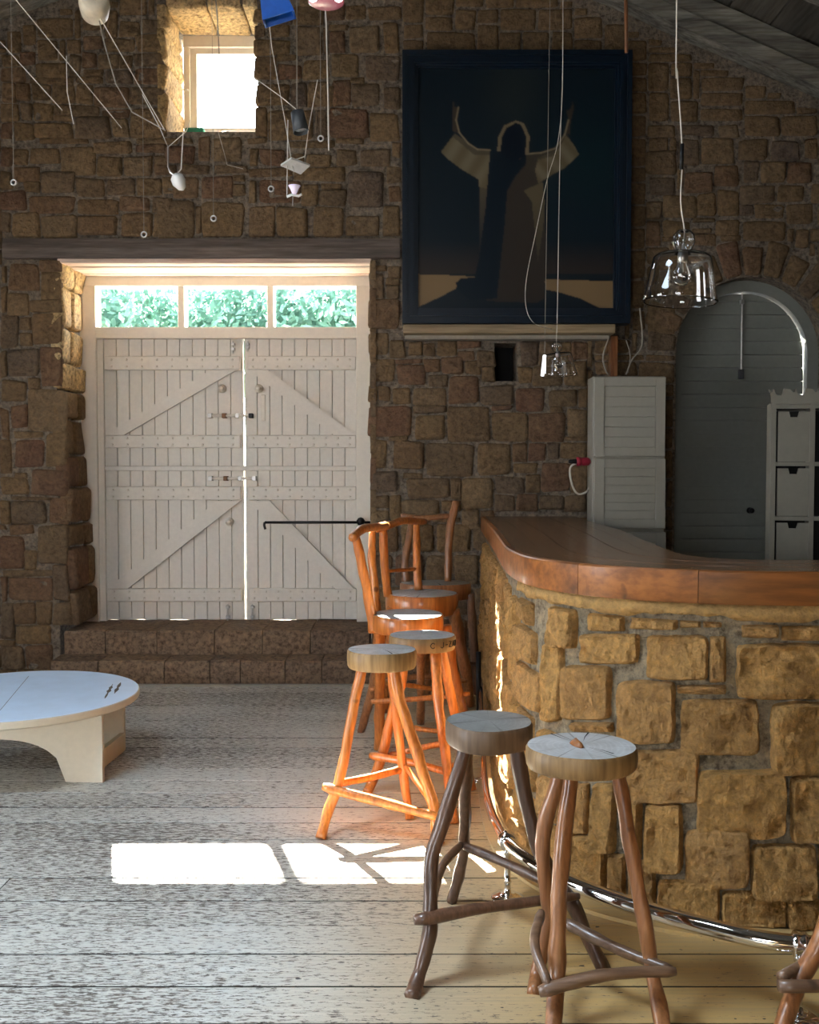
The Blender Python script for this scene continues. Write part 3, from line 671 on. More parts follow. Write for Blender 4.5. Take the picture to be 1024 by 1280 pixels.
tag(mb.tube(vs, [.008, .012, .014, .016, .018, .02, .018, .015, .012, .01, .007][:len(vs)], 10).build('driftwood_piece', M['ledge'], smooth=True), 'small pale driftwood piece lying mid sill of the high window', 'driftwood')

# arched door on the right
YA = 7.02
arch = sroot('door_2', (ACX, YA, 0))
ar_out, ar_in = AR + .02, AR - .075; N = 28
prof = [(ACX - ar_out, 0.0)] + [(ACX + ar_out * math.cos(PI - PI * q / N), ACZ + ar_out * math.sin(PI - PI * q / N)) for q in range(N + 1)] + [(ACX + ar_out, 0.0)]
ri = ar_in
prin = [(ACX - ar_in, 0.0)] + [(ACX + ar_in * math.cos(PI - PI * q / N), ACZ + ar_in * math.sin(PI - PI * q / N)) for q in range(N + 1)] + [(ACX + ar_in, 0.0)]
n = len(prof); mb = MB()
vs = [(a, YA - .06, b) for a, b in prof] + [(a, YA - .06, b) for a, b in prin] + [(a, YA + .06, b) for a, b in prof] + [(a, YA + .06, b) for a, b in prin]
fs = []
for i in range(n - 1): fs += [(i, i + 1, n + i + 1, n + i), (2 * n + i, 3 * n + i, 3 * n + i + 1, 2 * n + i + 1), (n + i, n + i + 1, 3 * n + i + 1, 3 * n + i), (i, 2 * n + i, 2 * n + i + 1, i + 1)]
mb.add(vs, fs).build('arch_frame', M['grey_paint'], arch)
z = 0.01; ri = ar_in - .0015; ph = .092
cx_ = ACX - .004
while z < ACZ + ri - .01:
    z1 = min(z + ph, ACZ + ri - .004)
    def hw(zz): return ri if zz < ACZ else math.sqrt(max(0, ri * ri - (zz - ACZ) ** 2))
    zz = [z + .0018 + (z1 - z - .0036) * q / 4 for q in range(5)]
    pl = [(cx_ - hw(q), q) for q in zz] + [(cx_ + hw(q) - (.0 if q < ACZ - .1 else .0035), q) for q in reversed(zz)]
    MB().prism(pl, YA, YA + .03, lambda a, b, d: (a, d, b)).build('board', M['grey_paint'], arch); z = z1
zz = [q * ACZ / 2 for q in range(3)] + [ACZ + ri * math.sin(PI / 2 * q / 12) for q in range(1, 12)]
pl = [(cx_ - (ri if q < ACZ else math.sqrt(max(0, ri * ri - (q - ACZ) ** 2))), q) for q in zz] + [(cx_ + (ri if q < ACZ else math.sqrt(max(0, ri * ri - (q - ACZ) ** 2))) - (.004 if q > ACZ - .1 else 0), q) for q in reversed(zz)]
MB().prism(pl, YA + .0303, YA + .04, lambda a, b, d: (a, d, b)).build('leak_backing', M['grey_paint'], arch)  # unseen backing added behind the arched boards against light leaks
a, b = PY(928, 362, YA - .02), PY(928, 470, YA - .02)
r = MB().tube([(a.x, YA - .02, a.z), (a.x, YA - .02, b.z)], .006, 8).build('long_bolt', M['steel'], arch)
MB().box(a.x - .016, a.x + .016, YA - .034, YA - .001, b.z - .02, b.z + .045, .003).build('keeper', M['darkgrey'], r)
MB().box(a.x - .014, a.x + .014, YA - .03, YA - .001, a.z - .1, a.z - .07, .003).build('keeper', M['steel'], r)
q = PY(937, 638, YA); MB().lathe([(.022, 0), (.02, .01), (.01, .02), (.01, .035), (.02, .045), (.016, .06), (.004, .066)], (q.x, YA - .001, q.z), 14, (0, -1, 0)).build('door_knob', M['black'], arch, smooth=True)

# ------------------------------------------------------------------ bar
TOPZ = 1.10
outer = spline([Vector((a, b, 0)) for a, b in [(.485, 6.775), (.432, 5.14), (.392, 4.2), (.386, 3.95), (.398, 3.7), (.434, 3.5), (.525, 3.31), (.663, 3.16), (.918, 3.03), (1.22, 2.985), (1.7, 2.97), (2.7, 2.97)]], 8)
inner = spline([Vector((a, b, 0)) for a, b in [(1.12, 6.775), (1.09, 5.2), (1.03, 4.3), (1.01, 4.0), (1.0, 3.8), (1.01, 3.62), (1.05, 3.52), (1.12, 3.45), (1.25, 3.42), (1.4, 3.415), (1.8, 3.41), (2.7, 3.41)]], 8)
def nrm2(P, i):
    t = (P[min(i + 1, len(P) - 1)] - P[max(i - 1, 0)]); t.z = 0; t.normalize(); return Vector((t.y, -t.x, 0))   # outward candidate
def outw(i):
    q = nrm2(outer, i); return q if q.dot(inner[i] - outer[i]) < 0 else -q
wt = thing('bar_worktop', (1.0, 3.6, TOPZ - .1), 'curved polished wooden bar worktop lying on the stone bar', 'worktop')
nb = 6; n = len(outer)
e0 = .03
for kx in range(nb):
    f0, f1 = kx / nb, (kx + 1) / nb; vs = []
    for i in range(n):
        w_ = (inner[i] - outer[i]); L_ = w_.length; o_ = outer[i] + w_ * (e0 / L_) * .9; ww = inner[i] - o_
        A = o_ + ww * f0 + ww.normalized() * .0012; B = o_ + ww * f1 - ww.normalized() * .0012
        vs += [A + Vector((0, 0, TOPZ - .045)), B + Vector((0, 0, TOPZ - .045)), B + Vector((0, 0, TOPZ - .0005 * (kx % 2))), A + Vector((0, 0, TOPZ - .0005 * (kx % 2)))]
    fs = [(i * 4 + j, i * 4 + (j + 1) % 4, (i + 1) * 4 + (j + 1) % 4, (i + 1) * 4 + j) for i in range(n - 1) for j in range(4)] + [[0, 1, 2, 3], [(n - 1) * 4 + j for j in range(4)]]
    MB().add(vs, fs).build('plank', M['oak'], wt)
# fascia in lengths, joints as in the photograph
cut = [0, 8 * 2 + 3, 8 * 6 + 2, 8 * 8 - 1, 8 * 10 + 2, n - 1]
for a, b in zip(cut, cut[1:]):
    vs = []
    sec = [(0, -.098), (.004, -.102), (.0, -.102), (-.026, -.102), (-.026, 0.0), (-.004, .001), (0, -.004)]
    sec = [(-.002, -.102), (-.027, -.102), (-.027, .0005), (-.005, .0005), (0, -.005), (0, -.099)]
    rng = [a + .0] + list(range(a + 1, b)) + [b]
    for i in rng:
        P = outer[int(i)]; nn = outw(int(i))
        sh = Vector()
        if i == b and b != n - 1: sh = (outer[int(i) - 1] - P).normalized() * .002
        for d, z_ in sec: vs.append(P + sh + nn * d + Vector((0, 0, TOPZ + z_)))
    m_ = len(sec); c_ = len(rng)
    fs = [(i * m_ + j, i * m_ + (j + 1) % m_, (i + 1) * m_ + (j + 1) % m_, (i + 1) * m_ + j) for i in range(c_ - 1) for j in range(m_)] + [list(range(m_)), [(c_ - 1) * m_ + j for j in range(m_)]]
    smooth_by(MB().add(vs, fs).build('edge_board', M['oakedge'], wt), 35)

bar = thing('stone_bar', (.9, 4.2, 0), 'curved bar built of rough ochre sandstone blocks under the wooden worktop', 'bar counter')
# arc-length parameterisation of the face
OFF = -.035
face = [outer[i] + outw(i) * OFF for i in range(n)]
fn = [outw(i) for i in range(n)]
cum = [0]
for i in range(1, n): cum.append(cum[-1] + (face[i] - face[i - 1]).length)
def fpt(s_):
    s_ = max(0, min(cum[-1] - 1e-6, s_)); lo = 0
    for i in range(n - 1):
        if cum[i] <= s_ <= cum[i + 1]: lo = i; break
    t = (s_ - cum[lo]) / (cum[lo + 1] - cum[lo]); return face[lo].lerp(face[lo + 1], t), fn[lo].lerp(fn[lo + 1], t).normalized()
def batter(z): return .035 * max(0, 1 - z / .9)
def bmap(a, b, d):
    P, N_ = fpt(a); q = P + N_ * (d + batter(b)); return Vector((q.x, q.y, b))
def px2sz(u, v):
    best = None; r = ray(u, v)
    for i in range(n - 1):
        A, B = face[i], face[i + 1]
        den = r.x * (B.y - A.y) - r.y * (B.x - A.x)
        if abs(den) < 1e-9: continue
        t = (A.x * (B.y - A.y) - A.y * (B.x - A.x)) / den; q = (A.x * r.y - A.y * r.x) / -den if False else None
        P = r * t; d = (B - A); q = ((P.x - A.x) * d.x + (P.y - A.y) * d.y) / (d.x ** 2 + d.y ** 2)
        if t > 0 and -.001 <= q <= 1.001 and (best is None or t < best[0]): best = (t, cum[i] + q * (cum[i + 1] - cum[i]), EYE + r.z * t)
    return best[1:] if best else None
# core
core = MB(); BTOP = TOPZ - .103; vs = []
for i in range(n):
    for z_ in (0, .25, .5, .75, BTOP):
        q = face[i] + fn[i] * batter(z_); vs.append((q.x, q.y, z_))
    q = inner[i].lerp(outer[i], .28); vs += [(q.x, q.y, BTOP), (q.x, q.y, 0)]
fs = [(i * 7 + j, i * 7 + (j + 1) % 7, (i + 1) * 7 + (j + 1) % 7, (i + 1) * 7 + j) for i in range(n - 1) for j in range(7)] + [list(range(7)), [(n - 1) * 7 + j for j in range(7)]]
smooth_by(core.add(vs, fs).build('mortar_core', M['barmortar'], bar), 50)
BS = zc([(135,80,222,238),(258,108,378,185),(400,130,552,178),(560,138,632,172),(636,143,702,172),(765,160,885,208),(900,163,1060,217),(243,190,425,292),(452,195,652,342),(656,200,716,350),(752,225,1060,405),(183,300,335,475),(358,350,545,552),(552,358,712,395),(568,408,815,588),(862,422,1062,652),(120,225,182,478),(215,482,345,520),(384,575,620,748)], 2.667, 640, 720)
BS += zc([(640,205,905,415),(925,225,1075,430),(245,250,305,410),(318,250,388,462),(425,300,468,480),(473,315,592,522),(600,392,792,572),(803,438,1002,607),(240,415,360,585),(365,470,420,625),(427,490,512,645),(518,548,702,682),(712,582,908,705),(912,608,1070,722),(1010,450,1110,600)], 2.56, 624, 880)
quads = []; smax = 0
GS = .02
gsn, gzn = int(cum[-1] / GS) + 1, int(BTOP / GS) + 1
bocc = np.zeros((gsn, gzn), bool)
for (a, b, c, d) in BS:
    cs = [px2sz(min(u, 1100), v) for u, v in ((a, d), (c, d), (c, b), (a, b))]
    if any(q is None for q in cs): continue
    mc = (sum(q[0] for q in cs) / 4, sum(q[1] for q in cs) / 4); cs = [(mc[0] + (q[0] - mc[0]) * 1.05, mc[1] + (q[1] - mc[1]) * 1.05) for q in cs]
    cs = [(s_, min(max(z_, .01), BTOP - .055)) for s_, z_ in cs]; quads.append(cs)
    s0, s1 = min(q[0] for q in cs), max(q[0] for q in cs); z0, z1 = min(q[1] for q in cs), max(q[1] for q in cs)
    # mark cells inside the quad
    for i in range(int(s0 / GS), int(s1 / GS) + 1):
        for j in range(int(z0 / GS), int(z1 / GS) + 1):
            x, y_ = (i + .5) * GS, (j + .5) * GS; ins = True
            for q in range(4):
                A, B = cs[q], cs[(q + 1) % 4]
                if (B[0] - A[0]) * (y_ - A[1]) - (B[1] - A[1]) * (x - A[0]) < -.006: ins = False; break
            if ins and i < gsn and j < gzn: bocc[i, j] = True
bocc[:, int((BTOP - .05) / GS):] = True
fr = random.Random(8)
for j in range(gzn):
    i = 0
    while i < gsn:
        if bocc[i, j]: i += 1; continue
        wmax, hmax = fr.randint(9, 17), fr.randint(6, 11); ww = 1
        while ww < wmax and i + ww < gsn and not bocc[i + ww, j]: ww += 1
        hh = 1
        while hh < hmax and j + hh < gzn and not bocc[i:i + ww, j + hh].any(): hh += 1
        bocc[i:i + ww, j:j + hh] = True
        if ww >= 3 and hh >= 2: quads.append(rect_corners(i * GS + .007, j * GS + .007, (i + ww) * GS - .007, (j + hh) * GS - .007, 50 + i + j, .006))
        i += ww
def barstone(cs, seed):
    """finely cut block: dense face with chisel relief"""
    rs = random.Random(seed); m_ = 19; mb = MB(); vs = []; dep = rs.uniform(.026, .045)
    tx, tz = rs.uniform(-.008, .008), rs.uniform(-.008, .008)
    W_ = abs(cs[1][0] - cs[0][0]); H_ = abs(cs[3][1] - cs[0][1]); ex = min(.3, .011 / max(W_, .02)); ez = min(.3, .011 / max(H_, .02))
    def cell(t, e): # non uniform grid, dense at edges
        return [0, e * .5, e][t] if t < 3 else ([1 - e, 1 - e * .5, 1][t - (m_ - 3)] if t >= m_ - 3 else e + (1 - 2 * e) * (t - 2) / (m_ - 5))
    for b in range(m_):
        for a in range(m_):
            x, y_ = cell(a, ex), cell(b, ez)
            # rounded corners
            X, Y_ = 2 * x - 1, 2 * y_ - 1; r_ = (abs(X) ** 9 + abs(Y_) ** 9) ** (1 / 9); mx = max(abs(X), abs(Y_), 1e-6)
            if r_ > 0: X, Y_ = X * mx / r_, Y_ * mx / r_
            wob = 1.02 + .05 * noise.noise(Vector((X * 2.2, Y_ * 2.2, seed * 1.7))); X *= wob; Y_ *= wob
            x2, y2 = (X + 1) / 2, (Y_ + 1) / 2
            wts = [(1 - x2) * (1 - y2), x2 * (1 - y2), x2 * y2, (1 - x2) * y2]
            s_ = sum(wts[q] * cs[q][0] for q in range(4)); z_ = max(.004, sum(wts[q] * cs[q][1] for q in range(4)))
            edge = min(a, b, m_ - 1 - a, m_ - 1 - b)
            d = [-.03, dep * .55, dep * .9][edge] if edge < 3 else dep
            if edge >= 1:
                q = Vector((s_ * 11, z_ * 11, seed)); rdg = noise.noise(q * .8) * .012 + (.5 - abs(noise.noise(Vector((q.x * 1.4 + q.y * .8, q.y * 1.1, seed))))) * .026 + (.5 - abs(noise.noise(Vector((q.x * 4 + q.y * 2, q.y * 2.6, seed))))) * .016 - .02
                d += rdg * (1 if edge >= 3 else .5) + tx * X + tz * Y_
            vs.append(bmap(s_, z_, d))
    fs = [(b * m_ + a, b * m_ + a + 1, (b + 1) * m_ + a + 1, (b + 1) * m_ + a) for b in range(m_ - 1) for a in range(m_ - 1)]
    return mb.add(vs, fs)
for i, c in enumerate(quads):
    smooth_by(barstone(c, i).build('stone', M['barstone'], bar), 24)
# sandy bedding under the worktop: ragged lower edge
vs = []; ns = 160
for i in range(ns + 1):
    s_ = 3.05 + (cum[-1] - 3.05) * i / ns; low = .042 + .024 * noise.noise(Vector((s_ * 4, 0, 0))) + .012 * noise.noise(Vector((s_ * 17, 3, 0)))
    for z_, d in ((BTOP, -.02), (BTOP, .026), (BTOP - .025, .030 + .008 * noise.noise(Vector((s_ * 9, 1, 0)))), (BTOP - low, .028 + .01 * noise.noise(Vector((s_ * 12, 2, 0)))), (BTOP - low - .006, -.01)): vs.append(bmap(s_, z_, d))
fs = [(i * 5 + j, i * 5 + j + 1, (i + 1) * 5 + j + 1, (i + 1) * 5 + j) for i in range(ns) for j in range(4)]
MB().add(vs, fs).build('bedding_mortar', M['barsand'], bar, smooth=True)
# curved timber kerb on the floor at the foot of the bar
kb = []; kn = [i for i in range(n) if cum[i] > 2.2]
for i in kn:
    for d, z_ in ((.045, .001), (.13, .001), (.13, .014), (.045, .016)):
        q = face[i] + fn[i] * d; kb.append((q.x, q.y, z_))
fs = [(i * 4 + j, i * 4 + (j + 1) % 4, (i + 1) * 4 + (j + 1) % 4, (i + 1) * 4 + j) for i in range(len(kn) - 1) for j in range(4)] + [[0, 1, 2, 3], [(len(kn) - 1) * 4 + j for j in range(4)]]
struct(smooth_by(MB().add(kb, fs).build('trim_4', M['floor']), 40))

# chrome foot rail
RZ = .19
rp = [PZ(u, v, RZ) for u, v in ((604, 846), (604, 880), (607, 940), (612, 998), (628, 1040), (650, 1066), (700, 1097), (780, 1128), (880, 1157), (1000, 1180))]
rp.append(rp[-1] + Vector((.5, -.03, 0))); rp.insert(0, rp[0] + Vector((.01, .5, 0)))
t = thing('foot_rail', (rp[6].x, rp[6].y, 0), 'polished chrome foot rail curving along the base of the stone bar', 'foot rail')
MB().tube(spline(rp, 8), .023, 16).build('rail_tube', M['chrome'], t, smooth=True)
for u, v in ((636, 1050), (1001, 1180), (602, 925)):
    q = PZ(u, v, RZ); q2 = rp[min(range(len(rp)), key=lambda i: (rp[i] - q).length)]
    j = min(range(len(rp)), key=lambda i: (rp[i] - q).length); jj = min(max(j, 1), len(rp) - 2); tg = (rp[jj + 1] - rp[jj - 1]).normalized()
    sp = spline(rp, 8); qq = min(sp, key=lambda x: (x - q).length); k_ = sp.index(qq); tg = (sp[min(k_ + 1, len(sp) - 1)] - sp[max(0, k_ - 1)]).normalized()
    po = MB().lathe([(.055, 0), (.055, .004), (.030, .010), (.012, .016), (.010, .05), (.014, .055), (.010, .06), (.010, RZ - .05), (.015, RZ - .045), (.012, RZ - .02)], (qq.x, qq.y, 0), 18).build('post', M['chrome'], t, smooth=True)
    MB().lathe([(.024, -.02), (.031, -.016), (.031, -.008), (.027, 0), (.031, .008), (.031, .016), (.024, .02)], qq, 18, tg).build('collar', M['chrome'], po, smooth=True)
q = PZ(604, 880, RZ)
MB().tube([(q.x + .0, q.y + .35, .0), (q.x, q.y + .35, .40)], .014, 12).build('upright', M['black'], t, smooth=True)

# ------------------------------------------------------------------ stools
def branch(pts, y0, y1, r0, r1, name, mat, par, seed=0, snap=True):
    v0, v1 = pts[0][1], pts[-1][1]; P = []
    for u, v in pts: P.append(PY(u, v, y0 + (y1 - y0) * ((v - v0) / (v1 - v0) if v1 != v0 else 0)))
    if snap: # foot on the floor
        f = PZ(*pts[-1], 0); P[-1] = f
        P = [q if q.z > .005 or i == len(P) - 1 else Vector((q.x, q.y, .01)) for i, q in enumerate(P)]
    sp = spline(P, 6); m_ = len(sp)
    rad = [(r0 + (r1 - r0) * i / (m_ - 1)) * (1 + .10 * noise.noise(Vector((i * .35, seed, 0)))) for i in range(m_)]
    if snap: # flat end on the boards
        sp[-1].z = .002
    return MB().tube(sp, rad, 12, wob=.26, seed=seed).build(name, mat, par, smooth=True)
def rungb(a, ya, b, yb, name_mat, par, r=.014, mid=None, seed=0, r2=None, name='rung'):
    P = [PY(*a, ya)]
    if mid: P.append(PY(*mid, (ya + yb) / 2))
    P.append(PY(*b, yb)); sp = spline(P, 8); m_ = len(sp); r2 = r2 or r
    rad = [(r + (r2 - r) * i / (m_ - 1)) * (1 + .12 * noise.noise(Vector((i * .5, seed, 5)))) for i in range(m_)]
    rad[0] *= .75; rad[-1] *= .75
    return MB().tube(sp, rad, 12, wob=.2, seed=seed).build(name, name_mat, par, smooth=True)
def seat(c, rx, ry, th, par, top, rim, seed, irr=.04):
    """round slab of trunk; c = centre of the top"""
    n_ = 48; mb = MB(); prof = [(.0, 0.0, 1), (.5, 0, 1), (.965, -.001, 1), (1.0, -.009, 0), (1.006, -th * .5, 0), (.99, -th + .008, 0), (.95, -th, 0), (.0, -th, 0)]
    c = Vector(c); vs = []
    R = [1 + (irr + .02) * noise.noise(Vector((math.cos(2 * PI * j / n_) * 1.1, math.sin(2 * PI * j / n_) * 1.1, seed * 3.3))) for j in range(n_)]
    for r, z_, _ in prof[1:-1]:
        for j in range(n_): a = 2 * PI * j / n_; vs.append(c + Vector((rx * R[j] * r * math.cos(a), ry * R[j] * r * math.sin(a), z_)))
    m_ = len(prof) - 2; top_i = len(vs); vs += [c.copy(), c - Vector((0, 0, th))]
    mb.m = 1
    mb.add(vs, [])
    fs1 = [(top_i, j, (j + 1) % n_) for j in range(n_)] + [(j, (j + 1) % n_, n_ + (j + 1) % n_, n_ + j) for j in range(n_)]
    fs0 = [(i * n_ + j, i * n_ + (j + 1) % n_, (i + 1) * n_ + (j + 1) % n_, (i + 1) * n_ + j) for i in range(1, m_ - 1) for j in range(n_)] + [(top_i + 1, (m_ - 1) * n_ + j, (m_ - 1) * n_ + (j + 1) % n_) for j in range(n_)]
    mb.f = [list(f) for f in fs1 + fs0]; mb.mi = [1] * len(fs1) + [0] * len(fs0)
    o = mb.build('seat', None, par, origin=c - Vector((0, 0, 0)), mats=[rim, top], smooth=True)
    o.data.set_sharp_from_angle(angle=math.radians(50)); return o
def seat_c(u, v, Y, H=None):
    return PY(u, v, Y)
def crack(par, c, ang, r0, r1, wdt=.0025):
    c = Vector(c); d = Vector((math.cos(ang), math.sin(ang), 0)); s_ = Vector((-d.y, d.x, 0))
    a, b = c + d * r0 + Vector((0, 0, .0006)), c + d * r1 + Vector((0, 0, .0006))
    m1 = a.lerp(b, .5) + s_ * .003
    MB().add([a, m1 + s_ * wdt * .5, b + s_ * wdt, b - s_ * wdt, m1 - s_ * wdt * .5], [(0, 1, 2, 3, 4)]).build('split', M['hole'], par)

# A: nearest round stool
ca = PY(727, 931, 2.62)
A = thing('bar_stool', (ca.x, ca.y, 0), 'nearest three-legged branch stool with pale cracked round seat and brown legs', 'stool', 'bar stools along the stone bar')
sa = seat(ca, .148, .135, .058, A, M['seat_top'], M['seat_rim'], 1, .02)
for ang, r0, r1 in ((2.1, .03, .13), (1.25, .03, .13), (-.9, .03, .11)): crack(sa, ca, ang, r0, r1)
MB().tube([ca + Vector((-.022, .018, .001)), ca + Vector((-.014, .004, .003)), ca + Vector((-.010, -.018, .002)), ca + Vector((-.004, -.034, .001))], [.006, .012, .010, .005], 8, wob=.6).build('knot', M['oakedge'], sa, smooth=True)
branch([(700, 962), (698, 975), (679, 1044), (683, 1114), (686, 1153), (672, 1212), (668, 1243)], 2.68, 2.70, .021, .019, 'leg', M['brown'], A, 1)
branch([(714, 962), (712, 985), (703, 1056), (698, 1153), (696, 1224), (690, 1310)], 2.58, 2.44, .021, .021, 'leg', M['brown'], A, 2)
branch([(773, 962), (776, 985), (788, 1056), (806, 1153), (815, 1212), (834, 1306)], 2.60, 2.46, .020, .020, 'leg', M['brown'], A, 3)
rungb((674, 1240), 2.42, (845, 1214), 2.44, M['rung'], A, .017, (760, 1218), 4, .013)
rungb((706, 1153), 2.66, (840, 1212), 2.46, M['rung'], A, .017, (770, 1185), 5, .012)
rungb((677, 1140), 2.62, (686, 1232), 2.42, M['rung'], A, .014, (668, 1180), 6, .012)
# B
cb = PY(611, 900, 2.86)
B = thing('bar_stool', (cb.x, cb.y, 0), 'crooked-legged brown stool darkened for shadow, with dark grey seat, left of the nearest stool', 'stool', 'bar stools along the stone bar')
sb = seat(cb, .130, .128, .068, B, M['seat_dark'], M['seat_rim_shade'], 2, .09); crack(sb, cb, .25, .02, .12)
branch([(582, 930), (580, 942), (560, 1008), (541, 1068), (537.5, 1138), (537, 1168), (524.5, 1216), (514, 1248)], 2.83, 2.65, .020, .020, 'leg', M['dark'], B, 7)
branch([(585, 930), (584, 945), (581, 1008), (580, 1060), (574, 1092), (564, 1128)], 2.95, 3.24, .021, .017, 'leg', M['dark'], B, 8)
branch([(645, 928), (647, 942), (658, 1001), (671, 1053), (688, 1090), (717.5, 1135), (756, 1216)], 2.86, 2.79, .021, .019, 'leg', M['dark'], B, 9)
rungb((518, 1150), 2.68, (724, 1120), 2.80, M['dark'], B, .018, (620, 1133), 10, .013)
rungb((578, 1056), 3.11, (700, 1112), 2.86, M['dark'], B, .014, (640, 1082), 11, .015)
rungb((576, 1056), 3.10, (540, 1130), 2.73, M['dark'], B, .013, (552, 1085), 12)
# C
cc = PY(477.5, 811, 3.92)
Cc = thing('bar_stool', (cc.x, cc.y, 0), 'sunlit orange stool with round grey seat, standing alone leftmost on the boards', 'stool', 'bar stools along the stone bar')
sc = seat(cc, .138, .125, .072, Cc, M['seat_top'], M['seat_rim'], 3, .03)
crack(sc, cc, -1.2, .0, .12, .003)
branch([(453, 828), (452, 840), (446, 865), (438.6, 902), (424, 977), (412, 1009), (401, 1049)], 3.90, 3.80, .020, .020, 'leg', M['orange'], Cc, 13)
branch([(492, 828), (493, 840), (500, 877), (513, 915), (527, 960), (541, 1003), (549, 1056)], 3.86, 3.72, .023, .022, 'leg', M['orange'], Cc, 14)
branch([(488, 828), (490, 845), (496, 900), (504.5, 965), (512, 1024)], 3.98, 4.03, .021, .018, 'leg', M['orange'], Cc, 15)
rungb((404, 983), 3.83, (552, 1022), 3.72, M['orange'], Cc, .020, (470, 1001), 16, .017)
rungb((424, 979), 3.86, (504, 961), 4.02, M['orange'], Cc, .015, (465, 971), 17)
rungb((507, 958), 4.0, (551, 1018), 3.76, M['orange'], Cc, .011, (527, 986), 18)
# D
cd = PY(528, 793, 4.28)
D = thing('bar_stool', (cd.x, cd.y, 0), 'sunlit orange stool with carved letters on the rim, behind the leftmost stool', 'stool', 'bar stools along the stone bar')
sd = seat(cd, .146, .13, .062, D, M['seat_top'], M['seat_rim'], 4, .03)
def letters(txt, c, r, zc_, a0, size):
    # carved strokes on the rim, each a short groove
    G = {'C': [[(1, .8), (.6, 1), (.2, .8), (0, .5), (.2, .2), (.6, 0), (1, .2)]], 'U': [[(0, 1), (0, .3), (.4, 0), (.8, .3), (.8, 1)]], 'J': [[(.7, 1), (.7, .2), (.3, 0), (0, .2)]], '-': [[(.1, .5), (.7, .5)]],
         'Z': [[(0, 1), (.8, 1), (0, 0), (.8, 0)]], 'A': [[(0, 0), (.4, 1), (.8, 0)], [(.15, .35), (.65, .35)]], 'N': [[(0, 0), (0, 1), (.7, 0), (.7, 1)]], '.': [[(.2, .0), (.3, .08)]]}
    mb = MB(); x = 0
    for ch in txt:
        for st in G.get(ch, []):
            P = []
            for a, b in st:
                ang = a0 + (x + a) * size * .8 / r
                P.append(Vector((c.x + r * math.cos(ang), c.y + r * math.sin(ang) * .9, zc_ + (b - .5) * size)))
            mb.tube(P, .0018, 6)
        x += 1.25
    return mb.build('carved_letters', M['hole'], sd)
letters('C J-ZAN', cd, .1475, cd.z - .028, -PI / 2 + .22, .024)
branch([(507, 808), (500, 860), (488, 900), (478, 945), (466, 975), (459, 991)], 4.30, 4.36, .024, .021, 'leg', M['orange'], D, 19)
branch([(544, 808), (545, 830), (548.5, 877), (556, 936), (562, 985), (567.5, 1030)], 4.22, 3.98, .023, .019, 'leg', M['orange'], D, 20)
branch([(552, 808), (555, 825), (566, 880), (578, 930), (591, 988)], 4.32, 4.40, .022, .018, 'leg', M['orange'], D, 21)
rungb((463, 944), 4.30, (570, 968), 4.08, M['orange'], D, .018, (512, 953), 22, .014)
rungb((484, 945), 4.36, (583, 925), 4.36, M['orange'], D, .014, (530, 934), 23)
rungb((558, 958), 4.10, (586, 955), 4.36, M['orange'], D, .013, None, 24)
# H: stool at the right edge, seat out of the picture
ch = Vector((1.20, 2.50, .70))
H = thing('bar_stool', (ch.x, ch.y, 0), 'stool cut off by the right edge, only one leg and a rung in view', 'stool', 'bar stools along the stone bar')
seat(ch, .14, .135, .058, H, M['seat_top'], M['seat_rim'], 5)
def leg3(P, r0, r1, par, mat, seed):
    sp = spline(P, 6); m_ = len(sp)
    return MB().tube(sp, [r0 + (r1 - r0) * i / (m_ - 1) for i in range(m_)], 12, wob=.18, seed=seed).build('leg', mat, par, smooth=True)
f1 = PZ(966, 1322, 0)
k1, k0 = PY(997, 1230, 2.42), PY(1032, 1158, 2.45)
leg3([ch + Vector((-.06, -.02, -.05)), k0, k1, f1], .022, .022, H, M['brown'], 31)
leg3([ch + Vector((.06, -.04, -.05)), ch + Vector((.11, -.08, -.35)), Vector((ch.x + .17, ch.y - .13, .002))], .022, .02, H, M['brown'], 32)
leg3([ch + Vector((.01, .07, -.05)), ch + Vector((.02, .10, -.35)), Vector((ch.x + .03, ch.y + .14, .002))], .022, .02, H, M['brown'], 33)
a_ = PY(974, 1233, 2.38); b_ = Vector((ch.x + .14, ch.y - .11, a_.z - .03))
MB().tube(spline([a_, a_.lerp(b_, .5) + Vector((0, 0, .01)), b_], 6), [.016] * 13, 12, wob=.2, seed=3).build('rung', M['rung'], H, smooth=True)
b_ = Vector((ch.x + .03, ch.y + .12, a_.z + .06))
MB().tube(spline([a_ + Vector((.01, .02, .012)), a_.lerp(b_, .5), b_], 6), [.013] * 13, 12, wob=.2, seed=4).build('rung', M['rung'], H, smooth=True)

# chairs with backs: E, F, G
def rail(P, r, par, mat, seed, flat=1.0):
    sp = spline(P, 7); m_ = len(sp); rad = [r * (1 + .12 * noise.noise(Vector((i * .4, seed, 1)))) for i in range(m_)]; rad[0] *= .8; rad[-1] *= .8
    return MB().tube(sp, rad, 12, wob=.15, seed=seed).build('top_rail', mat, par, smooth=True)
ce = PY(510, 767, 4.80)
E = thing('bar_chair', (ce.x, ce.y, 0), 'orange high chair with sunlit white seat and curved back on its left side', 'chair', 'high bar chairs by the back wall')
seat(ce, .172, .185, .085, E, M['seat_top'], M['orange'], 6, .04)
branch([(474, 785), (474, 800), (475, 860), (474, 937)], 4.84, 5.04, .030, .026, 'leg', M['orange'], E, 41)
branch([(478, 785), (468, 850), (458, 890), (451, 915)], 5.02, 5.36, .026, .022, 'leg', M['brown'], E, 42)
branch([(558, 782), (565, 825), (577, 880), (590, 935)], 4.84, 4.96, .026, .022, 'leg', M['orange'], E, 43)
branch([(524, 785), (526, 830), (526, 870), (526, 905)], 5.05, 5.5, .024, .022, 'leg', M['brown'], E, 44)
rungb((464, 877), 4.93, (588, 867), 4.90, M['orange'], E, .014, (530, 873), 45)
rungb((463, 862), 5.1, (545, 862), 5.25, M['orange'], E, .013, (500, 856), 46)
